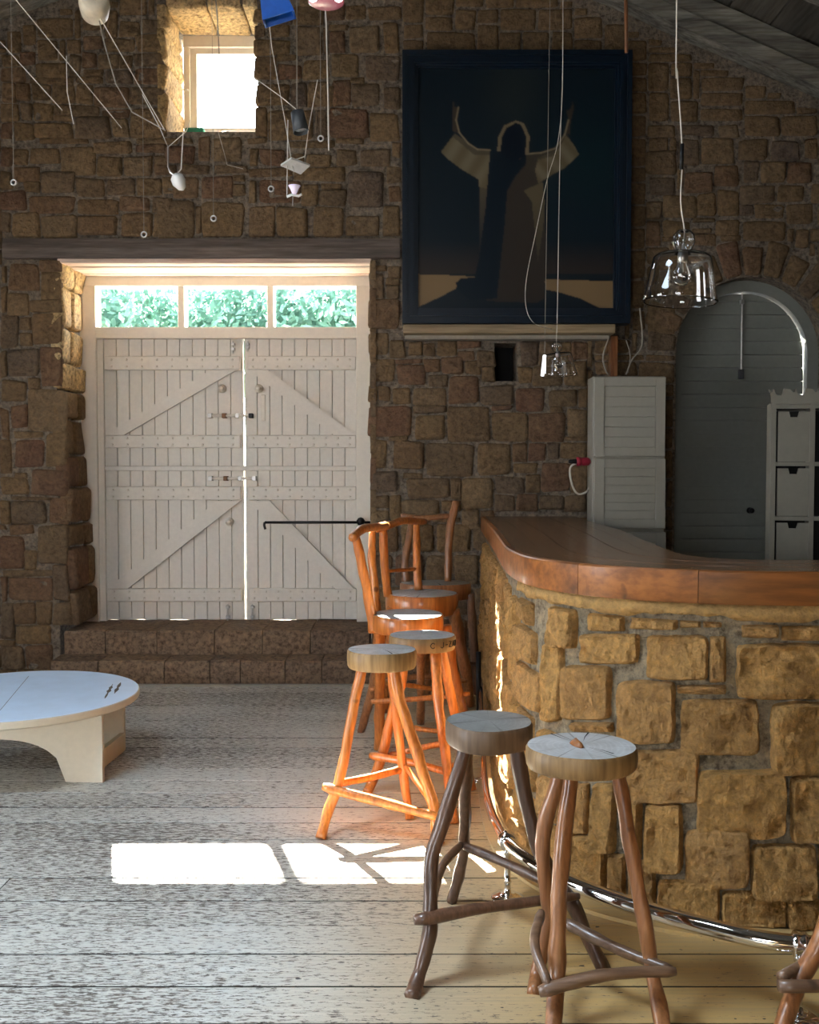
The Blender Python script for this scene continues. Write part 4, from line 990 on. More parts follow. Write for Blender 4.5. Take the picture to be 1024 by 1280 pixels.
rungb((478, 902), 4.98, (588, 918), 4.93, M['orange'], E, .013, (530, 912), 47)
def post(pts, y0, y1, r0, r1, par, mat, seed): return branch(pts, y0, y1, r0, r1, 'back_post', mat, par, seed, snap=False)
post([(467, 790), (464, 765), (456, 724), (449, 689), (444, 672)], 4.80, 4.74, .027, .021, E, M['orange'], 48)
post([(472, 775), (468, 724), (465, 698), (466, 664)], 4.98, 5.06, .022, .019, E, M['orange'], 49)
rail([PY(440, 673, 4.68), PY(453, 661.5, 4.80), PY(470, 659, 5.0), PY(484, 657, 5.2)], .021, E, M['orange'], 50)
cf = PY(527, 741, 5.62)
Fc = thing('bar_chair', (cf.x, cf.y, 0), 'orange high chair with two-post back and thick round seat, middle of three', 'chair', 'high bar chairs by the back wall')
seat(cf, .205, .205, .115, Fc, M['seat_top'], M['orange'], 7, .04)
branch([(490, 760), (486, 820), (482, 890)], 5.5, 5.72, .028, .024, 'leg', M['orange'], Fc, 51)
branch([(567, 762), (574, 800), (583, 845), (586, 882)], 5.55, 5.78, .034, .034, 'leg', M['brown'], Fc, 52)
branch([(530, 762), (532, 820), (534, 872)], 5.72, 6.05, .026, .022, 'leg', M['brown'], Fc, 53)
rungb((482, 850), 5.62, (584, 852), 5.68, M['brown'], Fc, .016, (530, 846), 54)
post([(485, 745), (481, 708), (479, 662)], 5.56, 5.50, .026, .022, Fc, M['orange'], 55)
post([(523, 738), (521.4, 698), (520.5, 653)], 5.76, 5.86, .024, .019, Fc, M['orange'], 56)
rungb((486, 714), 5.55, (522, 711), 5.80, M['orange'], Fc, .011, None, 57, name='stretcher')
rail([PY(470, 662, 5.44), PY(486, 657, 5.54), PY(505, 651, 5.70), PY(531, 652, 5.92)], .021, Fc, M['orange'], 58)
cg = PY(545, 728, 6.18)
G = thing('bar_chair', (cg.x, cg.y, 0), 'shaded brown high chair furthest back, its seat split, against the stone wall', 'chair', 'high bar chairs by the back wall')
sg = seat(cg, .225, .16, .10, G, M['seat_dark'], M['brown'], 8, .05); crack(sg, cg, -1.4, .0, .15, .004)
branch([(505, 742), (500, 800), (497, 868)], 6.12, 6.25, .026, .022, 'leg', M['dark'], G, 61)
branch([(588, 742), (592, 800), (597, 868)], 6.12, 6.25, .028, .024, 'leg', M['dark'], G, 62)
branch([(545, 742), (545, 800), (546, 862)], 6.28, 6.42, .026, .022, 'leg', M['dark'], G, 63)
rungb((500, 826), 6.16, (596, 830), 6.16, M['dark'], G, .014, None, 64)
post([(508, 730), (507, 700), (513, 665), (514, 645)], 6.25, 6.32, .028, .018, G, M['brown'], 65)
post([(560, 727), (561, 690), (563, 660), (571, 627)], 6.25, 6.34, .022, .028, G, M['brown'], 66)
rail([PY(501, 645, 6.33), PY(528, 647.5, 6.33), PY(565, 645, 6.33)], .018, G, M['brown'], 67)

# ------------------------------------------------------------------ low round table
TZ = .345; tc_ = Vector((-1.87, 4.72, TZ)); TR = .565
t = thing('low_table', (tc_.x, tc_.y, 0), 'low round table with top coloured by cool sky light and cream arched base on the boards', 'table')
mb = MB().lathe([(TR - .006, -.036), (TR, -.030), (TR, -.004), (TR - .004, 0)], tc_, 72)
o = mb.build('table_top', None, t, mats=[M['tableside'], M['tabletop']])
for f in o.data.polygons:
    if f.normal.z > .9: f.material_index = 1
smooth_by(o, 40)
for (x0, x1, dx) in ((-.34, -.30, .0), (.2, .215, .02)):
    pass
rot = math.radians(-3)
def tmap(a, b, d, yaxis=False):
    x, y = (a, d) if not yaxis else (d, a); return Vector((tc_.x + x * math.cos(rot) - y * math.sin(rot), tc_.y + x * math.sin(rot) + y * math.cos(rot), b))
def arch_panel(hw_, d0, d1, yaxis, foot=.17):
    top = TZ - .0365; pl = [(-hw_, .001), (-hw_, top), (hw_, top), (hw_, .001), (hw_ - foot, .001)]
    iw = hw_ - foot
    for q in range(1, 14):
        a = PI * q / 14; pl.append((iw * math.cos(a), .001 + .185 * math.sin(a) ** .8))
    pl.append((-iw, .001))
    # fill as strips to keep concave outline clean
    mb = MB(); xs_ = [-hw_, -iw] + [-iw + 2 * iw * q / 16 for q in range(1, 16)] + [iw, hw_]
    for a, b in zip(xs_, xs_[1:]):
        def lo(x): return .001 if abs(x) >= iw - 1e-6 else .001 + .19 * (1 - (abs(x) / iw) ** 2.6) ** .45
        la, lb = (.001, .001) if abs((a + b) / 2) > iw else (lo(a), lo(b))
        mb.add([tmap(a, la, d0, yaxis), tmap(b, lb, d0, yaxis), tmap(b, top, d0, yaxis), tmap(a, top, d0, yaxis), tmap(a, la, d1, yaxis), tmap(b, lb, d1, yaxis), tmap(b, top, d1, yaxis), tmap(a, top, d1, yaxis)],
               [(0, 1, 2, 3), (7, 6, 5, 4), (0, 4, 5, 1), (2, 6, 7, 3), (0, 3, 7, 4), (1, 5, 6, 2)])
    return mb
arch_panel(.50, -.24, -.215, False).build('side_panel', M['tableside'], t)
arch_panel(.42, .28, .305, False, .1).build('side_panel', M['tableside'], t)
mb = MB()
for s_ in (-1, 1):
    vs = [tmap(s_ * .40, z_, y_) for z_ in (.001, .09) for y_ in (-.215, .28)] + [tmap(s_ * .425, z_, y_) for z_ in (.001, .09) for y_ in (-.215, .28)]
    MB().add(vs, [(0, 1, 3, 2), (4, 6, 7, 5), (0, 4, 5, 1), (2, 3, 7, 6), (0, 2, 6, 4), (1, 5, 7, 3)]).build('base_board', M['tableside'], t)
# chips in the paint and the joint across the top
mb = MB()
for u0, v0, u1, v1, wd in ((141, 855, 131, 873, .012), (151, 853, 143, 867, .009)):
    a, b = PZ(u0, v0, TZ + .0008), PZ(u1, v1, TZ + .0008); d = (b - a).normalized(); s_ = Vector((-d.y, d.x, 0)); rr2 = random.Random(int(u0)); L = []; R_ = []
    for q in range(9):
        c_ = a.lerp(b, q / 8); w_ = wd * (.25 + rr2.random()) * math.sin(PI * (q + .4) / 8.8); L.append(c_ + s_ * w_); R_.append(c_ - s_ * w_)
    mb.add(L + R_[::-1], [list(range(18))])
a, b = PZ(36, 845, TZ + .0006), PZ(0, 888, TZ + .0006); s_ = Vector((.0012, 0, 0)); mb.add([a - s_, a + s_, b + s_, b - s_], [(0, 1, 2, 3)])
mb.build('paint_chip', M['lintel'], t, fix=False)

# ------------------------------------------------------------------ painting and ledge
PYF = 6.66
def fq(u, v, Y=PYF): q = PY(u, v, Y); return q.x, q.z
(x0, z1), (x1, z0) = fq(503, 62), fq(788, 404)
pt = thing('framed_painting', ((x0 + x1) / 2, 6.74, z0), 'large navy framed painting of a robed figure with raised arms above the ledge', 'painting')
fw = .105
def frame_ring(a, b, yf, yb):
    X0, X1, Z0, Z1 = x0 + a, x1 - a, z0 + a, z1 - a; x0b, x1b, z0b, z1b = x0 + b, x1 - b, z0 + b, z1 - b
    mb = MB()
    o_ = [(X0, Z0), (X1, Z0), (X1, Z1), (X0, Z1)]; i_ = [(x0b, z0b), (x1b, z0b), (x1b, z1b), (x0b, z1b)]
    vs = [(q[0], yf, q[1]) for q in o_] + [(q[0], yf, q[1]) for q in i_] + [(q[0], yb, q[1]) for q in o_] + [(q[0], yb, q[1]) for q in i_]
    fs = []
    for i in range(4): j = (i + 1) % 4; fs += [(i, j, 4 + j, 4 + i), (8 + i, 12 + i, 12 + j, 8 + j), (i, 8 + i, 8 + j, j), (4 + i, 4 + j, 12 + j, 12 + i)]
    return mb.add(vs, fs)
ring = frame_ring(0, .03, PYF, 6.78)
for a, b, yy in ((.03, .05, PYF + .018), (.05, .075, PYF + .006), (.075, .088, PYF + .022), (.088, fw, PYF + .034)):
    q = frame_ring(a, b, yy, 6.78); ring.add(q.v, q.f)
ring.build('picture_frame', M['navy'], pt)
# picture surface, drawn as a colour grid
CX0, CX1, CZ0, CZ1 = x0 + fw, x1 - fw, z0 + fw, z1 - fw
W_, H_ = 216, 264
gu = np.linspace(-36, 1042, W_); gv = np.linspace(-169, 1157, H_); U, V = np.meshgrid(gu, gv)
def inside(poly, soft=0):
    r = np.zeros(U.shape, bool); m_ = len(poly)
    for i in range(m_):
        xa, ya = poly[i]; xb, yb = poly[(i + 1) % m_]
        if ya == yb: continue
        c_ = ((ya > V) != (yb > V)) & (U < (xb - xa) * (V - ya) / (yb - ya) + xa); r ^= c_
    return r.astype(float)
img = np.zeros((H_, W_, 3)); img[:] = (.0035, .010, .017)
def lay(mask, col): img[:] = img * (1 - mask[..., None]) + np.array(col) * mask[..., None]
lay(.5 * np.exp(-((U - 490) / 170) ** 2 - ((V + 60) / 260) ** 2), (.022, .028, .026))
lay(.6 * np.exp(-((U - 900) / 260) ** 2 - ((V - 350) / 280) ** 2), (.003, .018, .024))
lay(np.clip((V - 780) / 170, 0, 1), (.026, .021, .019))
sand = (.19, .125, .062)
lay((V > 965).astype(float), (.006, .012, .018))
lay(inside([(-40, 965), (190, 972), (280, 980), (200, 990), (172, 1045), (90, 1090), (-40, 1150)]), sand)
lay(inside([(665, 993), (1045, 1005), (1045, 1165), (970, 1155), (860, 1100), (740, 1065), (668, 1050)]), sand)
robe = [(470, 330), (560, 300), (640, 290), (720, 265), (780, 180), (815, 240), (850, 300), (770, 380), (705, 410), (650, 450), (660, 540), (668, 800), (665, 1100), (620, 1125), (340, 1115), (410, 950), (440, 700), (455, 500)]
m = inside(robe); sh = np.clip(1 - (V - 300) / 900, .25, 1); lay(m, (.024, .019, .016)); img += (m * .012 * sh)[..., None] * np.array((1, .85, .65))
fold = .5 + .5 * np.sin((U * .9 + V * .55) / 17)
fold2 = .5 + .5 * np.sin((U * .9 - V * .75) / 16)
m = inside([(90, 285), (165, 185), (215, 220), (280, 272), (360, 278), (352, 400), (345, 490), (300, 480), (298, 440), (200, 380), (120, 320)])
lay(m, (.15, .125, .08)); img -= (m * fold * .04)[..., None] * np.array((1, .9, .75))
lay(.8 * inside([(165, 185), (215, 215), (290, 270), (360, 276), (360, 300), (270, 300), (200, 240), (150, 200)]), (.06, .05, .035))
lay(inside([(300, 480), (345, 490), (335, 600), (318, 860), (302, 860)]) * np.clip(1 - (V - 480) / 420, 0, 1), (.075, .06, .04))
m = inside([(620, 320), (735, 270), (775, 195), (815, 240), (850, 300), (770, 375), (705, 410), (625, 460), (608, 390)])
lay(m, (.15, .125, .08)); img -= (m * fold2 * .045)[..., None] * np.array((1, .9, .75))
lay(.7 * inside([(560, 300), (640, 290), (720, 268), (740, 262), (700, 310), (625, 330), (600, 400), (560, 380)]), (.04, .034, .025))
m = inside([(545, 500), (650, 452), (662, 560), (655, 700), (625, 900), (605, 700), (590, 560)]); lay(m * .8 * np.clip(1.2 - (V - 450) / 500, 0, 1), (.11, .09, .05))
lay(inside([(360, 278), (420, 282), (520, 330), (560, 300), (560, 350), (500, 420), (455, 500), (440, 700), (415, 940), (400, 1100), (250, 1110), (180, 1050), (172, 1012), (200, 990), (275, 990), (300, 880), (335, 600)]), (.0025, .0085, .016))
for h_ in ([(152, 170), (150, 60), (156, -5), (166, 40), (187, 38), (172, 110), (192, 185)], [(778, 185), (790, 100), (776, 58), (800, 50), (812, 10), (822, 40), (802, 120), (797, 190)]): lay(inside(h_), (.040, .030, .022))
for seg in ([(185, 40), (172, 110), (190, 180), (240, 240), (290, 272), (360, 276)], [(565, 297), (640, 291), (720, 266), (770, 190), (790, 110)]):
    for (xa, ya), (xb, yb) in zip(seg, seg[1:]):
        tt = np.clip(((U - xa) * (xb - xa) + (V - ya) * (yb - ya)) / ((xb - xa) ** 2 + (yb - ya) ** 2), 0, 1); dd = np.hypot(U - xa - tt * (xb - xa), V - ya - tt * (yb - ya)); lay(np.clip(1 - dd / 6, 0, 1), (.26, .21, .13))
lay(inside([(398, 282), (405, 200), (436, 140), (500, 113), (545, 128), (577, 200), (572, 302)]), (.16, .125, .075))
lay(inside([(416, 290), (424, 205), (450, 152), (500, 126), (528, 135), (560, 205), (552, 310), (480, 340)]), (.002, .006, .013))
img = np.clip(img, .001, 1)
for _ in range(1): img[1:-1, 1:-1] = .6 * img[1:-1, 1:-1] + .1 * (img[:-2, 1:-1] + img[2:, 1:-1] + img[1:-1, :-2] + img[1:-1, 2:])
vs = [(CX0 + (CX1 - CX0) * i / (W_ - 1), 6.715, CZ1 - (CZ1 - CZ0) * j / (H_ - 1)) for j in range(H_) for i in range(W_)]
fs = [(j * W_ + i, (j + 1) * W_ + i, (j + 1) * W_ + i + 1, j * W_ + i + 1) for j in range(H_ - 1) for i in range(W_ - 1)]
cv = MB(); cv.v = [Vector(q) for q in vs]; cv.f = fs; cv.mi = [0] * len(fs)
k = NM('painted canvas'); at = k.n('VertexColor'); at.layer_name = 'paint'; k.base(at.outputs[0], .35, 0, .3); M['canvas'] = k.m
o = cv.build('canvas', M['canvas'], pt, fix=False)
ca_ = o.data.color_attributes.new('paint', 'FLOAT_COLOR', 'POINT')
arr = np.ones((H_ * W_, 4), np.float32); arr[:, :3] = img.reshape(-1, 3); ca_.data.foreach_set('color', arr.ravel())
MB().box(x0 + .02, x1 - .02, 6.74, 6.78, z0 + .02, z1 - .02).build('backing_board', M['lintel'], pt)
# ledge under the painting, with its post and cables
(lx0, lz1), (lx1, lz0) = fq(504, 405, 6.62), fq(770, 416, 6.62)
lt = thing('timber_ledge', ((lx0 + lx1) / 2, 6.72, lz0), 'pale timber ledge on the stone wall directly under the navy framed painting', 'ledge')
MB().box(lx0, lx1, 6.62, 6.80, lz0 - .002, min(lz1, z0 - .003), .006).build('board', M['ledge'], lt)
MB().box(lx0 + .01, lx1 - .02, 6.70, 6.80, lz0 - .03, lz0 - .004, .003).build('batten', M['cordthin'], lt)
a, b = PY(771, 410, 6.74), PY(768, 472, 6.74)
MB().box(b.x - .03, b.x + .02, 6.72, 6.80, b.z, lz0 - .004, .004).build('bracket_post', M['brown'], lt)
niche = struct(MB().box(NX0 + .005, NX1 - .005, YW + .24, YW + .29, NZ0 + .005, NZ1 - .005).build('niche_shade_panel', M['hole']))  # dark panel set in the niche for the shade inside

# ------------------------------------------------------------------ tall cupboard behind the bar
YC = 6.42
def cbx(name, u0, v0, u1, v1, y0, y1, mat, par, bev=.003):
    A_, B_ = PY(u0, v0, YC), PY(u1, v1, YC); return MB().box(A_.x, B_.x, y0, y1, B_.z, A_.z, bev).build(name, mat, par)
A_, B_ = PY(743, 470, YC), PY(831, 640, YC)
cb_ = thing('tall_cupboard', ((A_.x + B_.x) / 2, YC + .1, 0), 'tall narrow ivory cupboard with panelled doors against the wall behind the bar', 'cupboard')
MB().box(A_.x - .002, B_.x + .002, YC + .022, YC + .22, 0, A_.z + .0, .004).build('carcass', M['cabinet'], cb_)
for v0, v1 in ((471, 571), (573, 661), (665, 752), (756, 842)):
    P0, P1 = PY(743, v0, YC), PY(831, v1, YC); ib = .062
    d = MB().box(P0.x, P1.x, YC, YC + .02, P1.z + .002, P0.z - .002, .003).build('cupboard_door', M['cabinet'], cb_)
    for bx in ((P0.x, P0.x + ib, P1.z, P0.z), (P1.x - ib, P1.x, P1.z, P0.z), (P0.x + ib, P1.x - ib, P0.z - ib, P0.z), (P0.x + ib, P1.x - ib, P1.z, P1.z + ib)):
        MB().box(bx[0], bx[1], YC - .014, YC - .0003, bx[2] + .003, bx[3] - .003, .002).build('door_rail', M['cabinet'], d)
    nsl = 6
    for q in range(nsl):
        zz0 = P1.z + ib + (P0.z - P1.z - 2 * ib) * q / nsl; zz1 = P1.z + ib + (P0.z - P1.z - 2 * ib) * (q + 1) / nsl
        MB().box(P0.x + ib + .001, P1.x - ib - .001, YC - .006, YC - .0003, zz0 + .0015, zz1 - .0015, .002).build('slat', M['cabinet'], d)
q = PY(738, 577, YC + .1)
pg = thing('red_plug', q, 'red plug with white cable in the side of the tall ivory cupboard', 'plug')
MB().lathe([(.014, .0), (.026, .012), (.028, .05), (.024, .06), (.030, .062), (.030, .09), (.01, .09)][::-1], (A_.x - .003, YC + .1, q.z), 16, (-1, 0, 0)).build('plug_body', M['red'], pg, smooth=True)
MB().lathe([(.012, 0), (.017, .005), (.012, .05), (.008, .055)], (A_.x - .09, YC + .1, q.z), 12, (-1, 0, 0)).build('plug_neck', M['black'], pg, smooth=True)
MB().tube(spline([PY(724, 577, YC + .1), PY(713, 585, YC + .1), PY(715, 605, YC + .12), PY(722, 617, YC + .14), PY(733, 615, YC + .16), PY(738, 606, YC + .18)], 6), .007, 8).build('cable', M['cord'], pg, smooth=True)

# cabinet with small drawers, right edge
YK = 5.0; P0 = PY(968, 487, YK)
kb_ = thing('drawer_cabinet', (P0.x + .4, YK + .2, 0), 'grey-beige cabinet of square drawers with scalloped crest at the right edge', 'cabinet')
kr = math.radians(-9)
def kmap(a, b, d): return Vector((P0.x + a * math.cos(kr) - d * math.sin(kr), YK + a * math.sin(kr) + d * math.cos(kr), b))
def kbox(name, a0, a1, d0, d1, b0, b1, mat, par):
    vs = [kmap(a, b, d) for b in (b0, b1) for d in (d0, d1) for a in (a0, a1)]
    return MB().add(vs, [(0, 2, 3, 1), (4, 5, 7, 6), (0, 1, 5, 4), (2, 6, 7, 3), (0, 4, 6, 2), (1, 3, 7, 5)]).build(name, mat, par)
zt = P0.z
rows = [(PY(970, 513, YK).z, PY(970, 576, YK).z), (PY(970, 584, YK).z, PY(970, 644, YK).z), (PY(970, 652, YK).z, PY(970, 714, YK).z)]
rows += [(rows[2][1] - .03, rows[2][1] - .27), (rows[2][1] - .30, rows[2][1] - .54)]
kbox('back_panel', 0, .8, .11, .13, 0, zt - .06, M['drawer'], kb_)
kbox('side_panel', -.012, .012, .0, .11, 0, zt - .07, M['drawer'], kb_)
kbox('side_panel', .788, .812, .0, .11, 0, zt - .07, M['drawer'], kb_)
for a in (.185, .40, .60): kbox('divider', a - .012, a + .012, .0, .11, 0, rows[0][0] + .03, M['drawer'], kb_)
zl = [rows[0][0] + .018] + [(r0[1] + r1[0]) / 2 for r0, r1 in zip(rows, rows[1:])] + [rows[-1][1] - .012]
for z_ in zl: kbox('shelf', .012, .788, .0, .11, z_ - .010, z_ + .010, M['drawer'], kb_)
kbox('inner_back', .012, .788, .085, .109, .0, rows[0][0], M['hole'], kb_)
for (r1_, r0_) in rows:
    for a0, a1 in ((.016, .169),):
        w_ = (a1 - a0); c_ = (a0 + a1) / 2
        pl = [(a0, r0_ + .002), (a1, r0_ + .002), (a1, r1_), (c_ + .025, r1_), (c_ + .018, r1_ - .028), (c_ - .018, r1_ - .028), (c_ - .025, r1_), (a0, r1_)]
        pl = [(a + .006, b - .006) for a, b in pl]
        MB().prism(pl, .006, .02, lambda a, b, d: kmap(a, b, d)).build('drawer', M['drawer'], kb_)
# scalloped crest
cp = [(-.012, rows[0][0] + .03), (.812, rows[0][0] + .03), (.812, zt)]
x = .80
while x > .02:
    for q in range(7): a = PI * q / 6; cp.append((x - .02 - .022 + .022 * math.cos(a), zt + .004 - .036 * math.sin(a)))
    cp += [(x - .07, zt), (x - .075, zt - .014), (x - .085, zt - .014), (x - .09, zt)]
    x -= .105
cp.append((-.012, zt - .01))
MB().prism(cp, -.002, .016, lambda a, b, d: kmap(a, b, d)).build('crest_board', M['drawer'], kb_)

# ------------------------------------------------------------------ glass pendants over the bar
def pendant(c, scale, cordtop, label, tilt=0, cordpts=None):
    t = thing('glass_pendant', c, label, 'lamp', 'clear glass pendant lamps over the bar')
    ax = Vector((math.sin(tilt), 0, math.cos(tilt))); s_ = scale; c = Vector(c)
    # shade: open glass cone, thin double wall
    po = [(.123, 0), (.127, .004), (.118, .03), (.107, .10), (.098, .150), (.088, .160), (.03, .168), (.018, .170), (.018, .1665), (.03, .1645), (.086, .1565), (.0955, .147), (.1045, .10), (.1155, .03), (.1245, .004), (.121, .0)]
    sh = MB().lathe([(r * s_, z_ * s_) for r, z_ in po], c, 40, ax, closed=True).build('glass_shade', M['glass'], t, smooth=True)
    gl = [(.012, .170), (.030, .178), (.038, .205), (.036, .228), (.022, .243), (.008, .246), (.008, .243), (.020, .240), (.033, .226), (.035, .205), (.028, .181), (.012, .173)]
    MB().lathe([(r * s_, z_ * s_) for r, z_ in gl], c, 24, ax, closed=True).build('glass_ball', M['glass'], t, smooth=True)
    bl = [(.002, .055), (.018, .060), (.031, .080), (.030, .098), (.018, .125), (.013, .140), (.013, .165)]
    MB().lathe([(r * s_, z_ * s_) for r, z_ in bl], c, 20, ax).build('bulb', M['glass'], t, smooth=True)
    MB().lathe([(r * s_, z_ * s_) for r, z_ in [(.014, .135), (.017, .137), (.017, .165), (.008, .176), (.005, .2)]], c, 16, ax).build('lamp_holder', M['steel'], t, smooth=True)
    top = c + ax * .246 * s_
    pts = [top] + [Vector(q) for q in (cordpts or [])] + [Vector(cordtop)]
    MB().tube(spline([c + ax * .2 * s_] + pts, 5), .0022, 6).build('cord', M['cord'], t, smooth=True)
    return t
YP = 3.1; cz_ = PY(850, 378, YP)
p1 = pendant(cz_, .9, (PY(846, 0, YP).x, YP, roofz(.9) + .23), 'large clear glass pendant lamp hanging nearest, above the right of the bar', math.radians(3), [PY(851, 250, YP), PY(853, 190, YP), PY(847, 90, YP), PY(846, 10, YP)])
MB().tube([PY(853, 180, YP), PY(852, 212, YP)], .006, 8).build('cord_joint', M['black'], p1, smooth=True)
YP2 = 5.6; c2_ = PY(700, 470, YP2)
pendant(c2_, .78, (PY(700, 0, YP2).x, YP2, roofz(.85) + .22), 'small clear glass pendant lamp hanging farther off below the painting', math.radians(-6), [PY(697, 380, YP2), PY(700, 200, YP2), PY(704, 40, YP2)])
t = PY(660, 405, 6.5)
o = MB().tube(spline([PY(704, 20, 6.5), PY(703, 120, 6.5), PY(697, 180, 6.5), PY(684, 225, 6.5), PY(670, 290, 6.5), PY(658, 350, 6.5), PY(658, 385, 6.5), PY(668, 404, 6.5), PY(690, 412, 6.6)], 6), .0025, 6).build('loose_cord', M['cord'], smooth=True)
tag(o, 'pale loose cord hanging down across the front of the framed painting', 'cord')
o = MB().tube([PY(678, 470, YP2 - .1), PY(681, 444, YP2 - .1)], .009, 8).build('streak_rod', M['lit'], smooth=True); tag(o, 'short glowing white rod beside the small far pendant lamp', 'lamp')  # glowing rod drawn for the bright white streak at the pendant shade
o = MB().tube([PY(681, 444, YP2 - .1), (PY(690, 0, YP2 - .1).x, YP2 - .1, roofz(.8) + .2)], .0015, 5).build('suspension_cord', M['cordthin'])
tag(o, 'hair-thin cord holding the glowing rod below the painting', 'cord')
for i, pts in enumerate(([(800, 385), (803, 430), (790, 450), (783, 468)], [(762, 420), (754, 445), (757, 462), (761, 469)], [(783, 425), (788, 445), (785, 466)])):
    o = MB().tube(spline([PY(u, v, 6.70) for u, v in pts], 6), .006 if i < 2 else .004, 6).build('wall_cable', M['cordthin'], smooth=True)
    tag(o, ('grey cable looping down right of the ledge post to the cupboard', 'cable curving down left of the ledge post to the cupboard', 'thin cable between the two others above the tall cupboard')[i], 'cable')
a = PY(783, 40, 6.58); o = MB().tube([(a.x, 6.6, roofz(a.x) + .02), PY(783, 66, 6.64)], .012, 8).build('picture_hook', M['brown']); tag(o, 'dark hanger strap from the roof beam to the top right of the painting', 'hook')

# ------------------------------------------------------------------ low-voltage cables and small lamps, upper left
YM = 4.6
def up(u, v, Y=YM): q = PY(u, v, Y); return Vector((q.x, q.y, roofz(q.x) + .1))
def cordo(pts, r, mat, label, Y=YM, name='taut_cable', cat='cable', grp=None):
    o = MB().tube([PY(u, v, Y) if len(q) == 2 else PY(u, v, q[2]) for q in pts for (u, v) in [q[:2]]], r, 6).build(name, mat); tag(o, label, cat, grp); return o
g1 = 'taut cables crossing the upper left wall'
cordo([(-60, -14), (0, 52), (78, 138)], .0018, M['cord'], 'taut slanting cable farthest left, running off the left edge', grp=g1)
cordo([(-30, -55), (20, 0), (152, 160)], .0018, M['cord'], 'long taut slanting cable, second from the left edge', grp=g1)
cordo([(112, -5), (125, 22), (180, 118), (206, 163)], .0018, M['cord'], 'taut cable slanting from the cream disc lamp to the window corner', grp=g1)
cordo([(178, 118), (200, 160), (210, 184), (233, 164), (238, 150)], .0018, M['cord'], 'bent wire ending in a hook below the left window corner', grp=g1)
cordo([(124, 26), (132, 60), (145, 105), (165, 140), (207, 163)], .0025, M['cordthin'], 'slack brown wire sagging left of the window', grp=g1)
cordo([(83, 70), (84, 115), (88, 135), (92, 155)], .0018, M['cord'], 'short hanging wire crossing the second slanting cable', grp=g1)
cordo([(332, -10), (340, 60), (357, 155), (365, 205), (368, 215)], .0018, M['cord'], 'slanting wire from the blue shade down to the grey plate lamp', grp=g1)
cordo([(308, 90), (350, 120), (372, 138)], .0018, M['cord'], 'taut cable from the window to the dark cylinder lamp', grp=g1)
cordo([(397, 100), (386, 160), (381, 198)], .002, M['cord'], 'fine wire right of the grey plate lamp', grp=g1)
cordo([(405, -12), (408, 30), (410, 120), (411, 188)], .0035, M['cord'], 'thick pale cord below the pink lamp', grp=g1)
cordo([(269, -10), (272, 25), (274, 68)], .003, M['cordthin'], 'dark cord before the top of the window', grp=g1)
cordo([(272, 162), (280, 190), (284, 206), (304, 211)], .0018, M['cord'], 'curled wire under the window sill', Y=6.775, grp=g1)
g2 = 'ring weights on long cords'
for u, v, lab in ((17, 228, 'ring weight on a cord, farthest left by the edge'), (180, 293, 'ring weight hanging lowest, just above the lintel on the left'), (267, 273, 'ring weight hanging under the window'), (339, 236, 'pale ring weight right of the window, above the lintel'), (401, 173, 'ring weight hanging high, left of the thick pale cord')):
    c_ = PY(u, v, YM); t = thing('ring_weight', c_, lab, 'pendant', g2)
    n_ = 16; mb = MB(); mb.tube([c_ + Vector((.012 * math.cos(2 * PI * q / n_), 0, .012 * math.sin(2 * PI * q / n_))) for q in range(n_ + 1)], .0035, 6).build('ring', M['steel'], t, smooth=True)
    MB().lathe([(.002, -.006), (.006, 0), (.002, .006)], c_ + Vector((0, -.004, -.004)), 8).build('bead', M['black'], t, smooth=True)
    MB().tube([c_ + Vector((0, 0, .012)), up(u, v)], .0011, 5).build('cord', M['cordthin'], t)
# shell lamp
c_ = PY(224, 228, YM); t = thing('shell_lamp', c_, 'small white shell shaped lamp hanging low left under the window', 'lamp')
ax = Vector((-.45, 0, .9)); MB().lathe([(.004, -.04), (.018, -.03), (.032, 0), (.030, .025), (.015, .04)], c_, 16, ax).build('shade', M['opal'], t, smooth=True)
MB().tube([c_ + ax * .03, c_ + Vector((-.04, 0, .045)), c_ + Vector((-.05, 0, .07)), PY(210, 184, YM)], .004, 6).build('wire', M['steel'], t)
MB().tube([c_ + ax * .035, c_ + Vector((.01, 0, .06)), PY(229, 165, YM)], .0025, 6).build('wire', M['cord'], t)
# plate lamp
c_ = PY(369, 208, YM); t = thing('plate_lamp', c_, 'flat grey metal plate lamp hanging right of the window', 'lamp')
vs = [c_ + Vector(q) for q in ((-.066, 0, .002), (.020, .05, -.022), (.068, 0, .002), (-.012, -.05, .018))]; MB().add(vs + [q + Vector((0, 0, .008)) for q in vs], [(0, 1, 2, 3), (7, 6, 5, 4), (0, 4, 5, 1), (1, 5, 6, 2), (2, 6, 7, 3), (3, 7, 4, 0)]).build('plate', M['pewter'], t)
MB().tube([c_ + Vector((-.035, 0, .014)), c_ + Vector((.0, 0, .03)), c_ + Vector((.045, 0, .045))], .003, 6).build('arm', M['steel'], t)
# goblet lamp
c_ = PY(368, 240, YM); t = thing('goblet_lamp', c_, 'tiny violet glass goblet lamp under the grey plate lamp', 'lamp')
MB().lathe([(.006, -.012), (.012, -.004), (.018, .012), (.028, .028), (.026, .028), (.015, .012), (.008, .0)], c_, 16, closed=True).build('glass_cup', M['violet'], t, smooth=True)
MB().tube([c_ + Vector((-.035, 0, -.022)), c_ + Vector((-.012, 0, -.012)), c_ + Vector((.02, 0, -.018)), c_ + Vector((.034, 0, -.01))], .006, 8).build('holder', M['white'], t, smooth=True)
MB().tube([c_ + Vector((-.006, 0, -.015)), c_ + Vector((-.008, 0, -.062))], .003, 6).build('stem', M['steel'], t)
MB().tube([c_ + Vector((-.034, 0, -.02)), PY(360, 150, YM)], .0022, 6).build('wire', M['cord'], t)
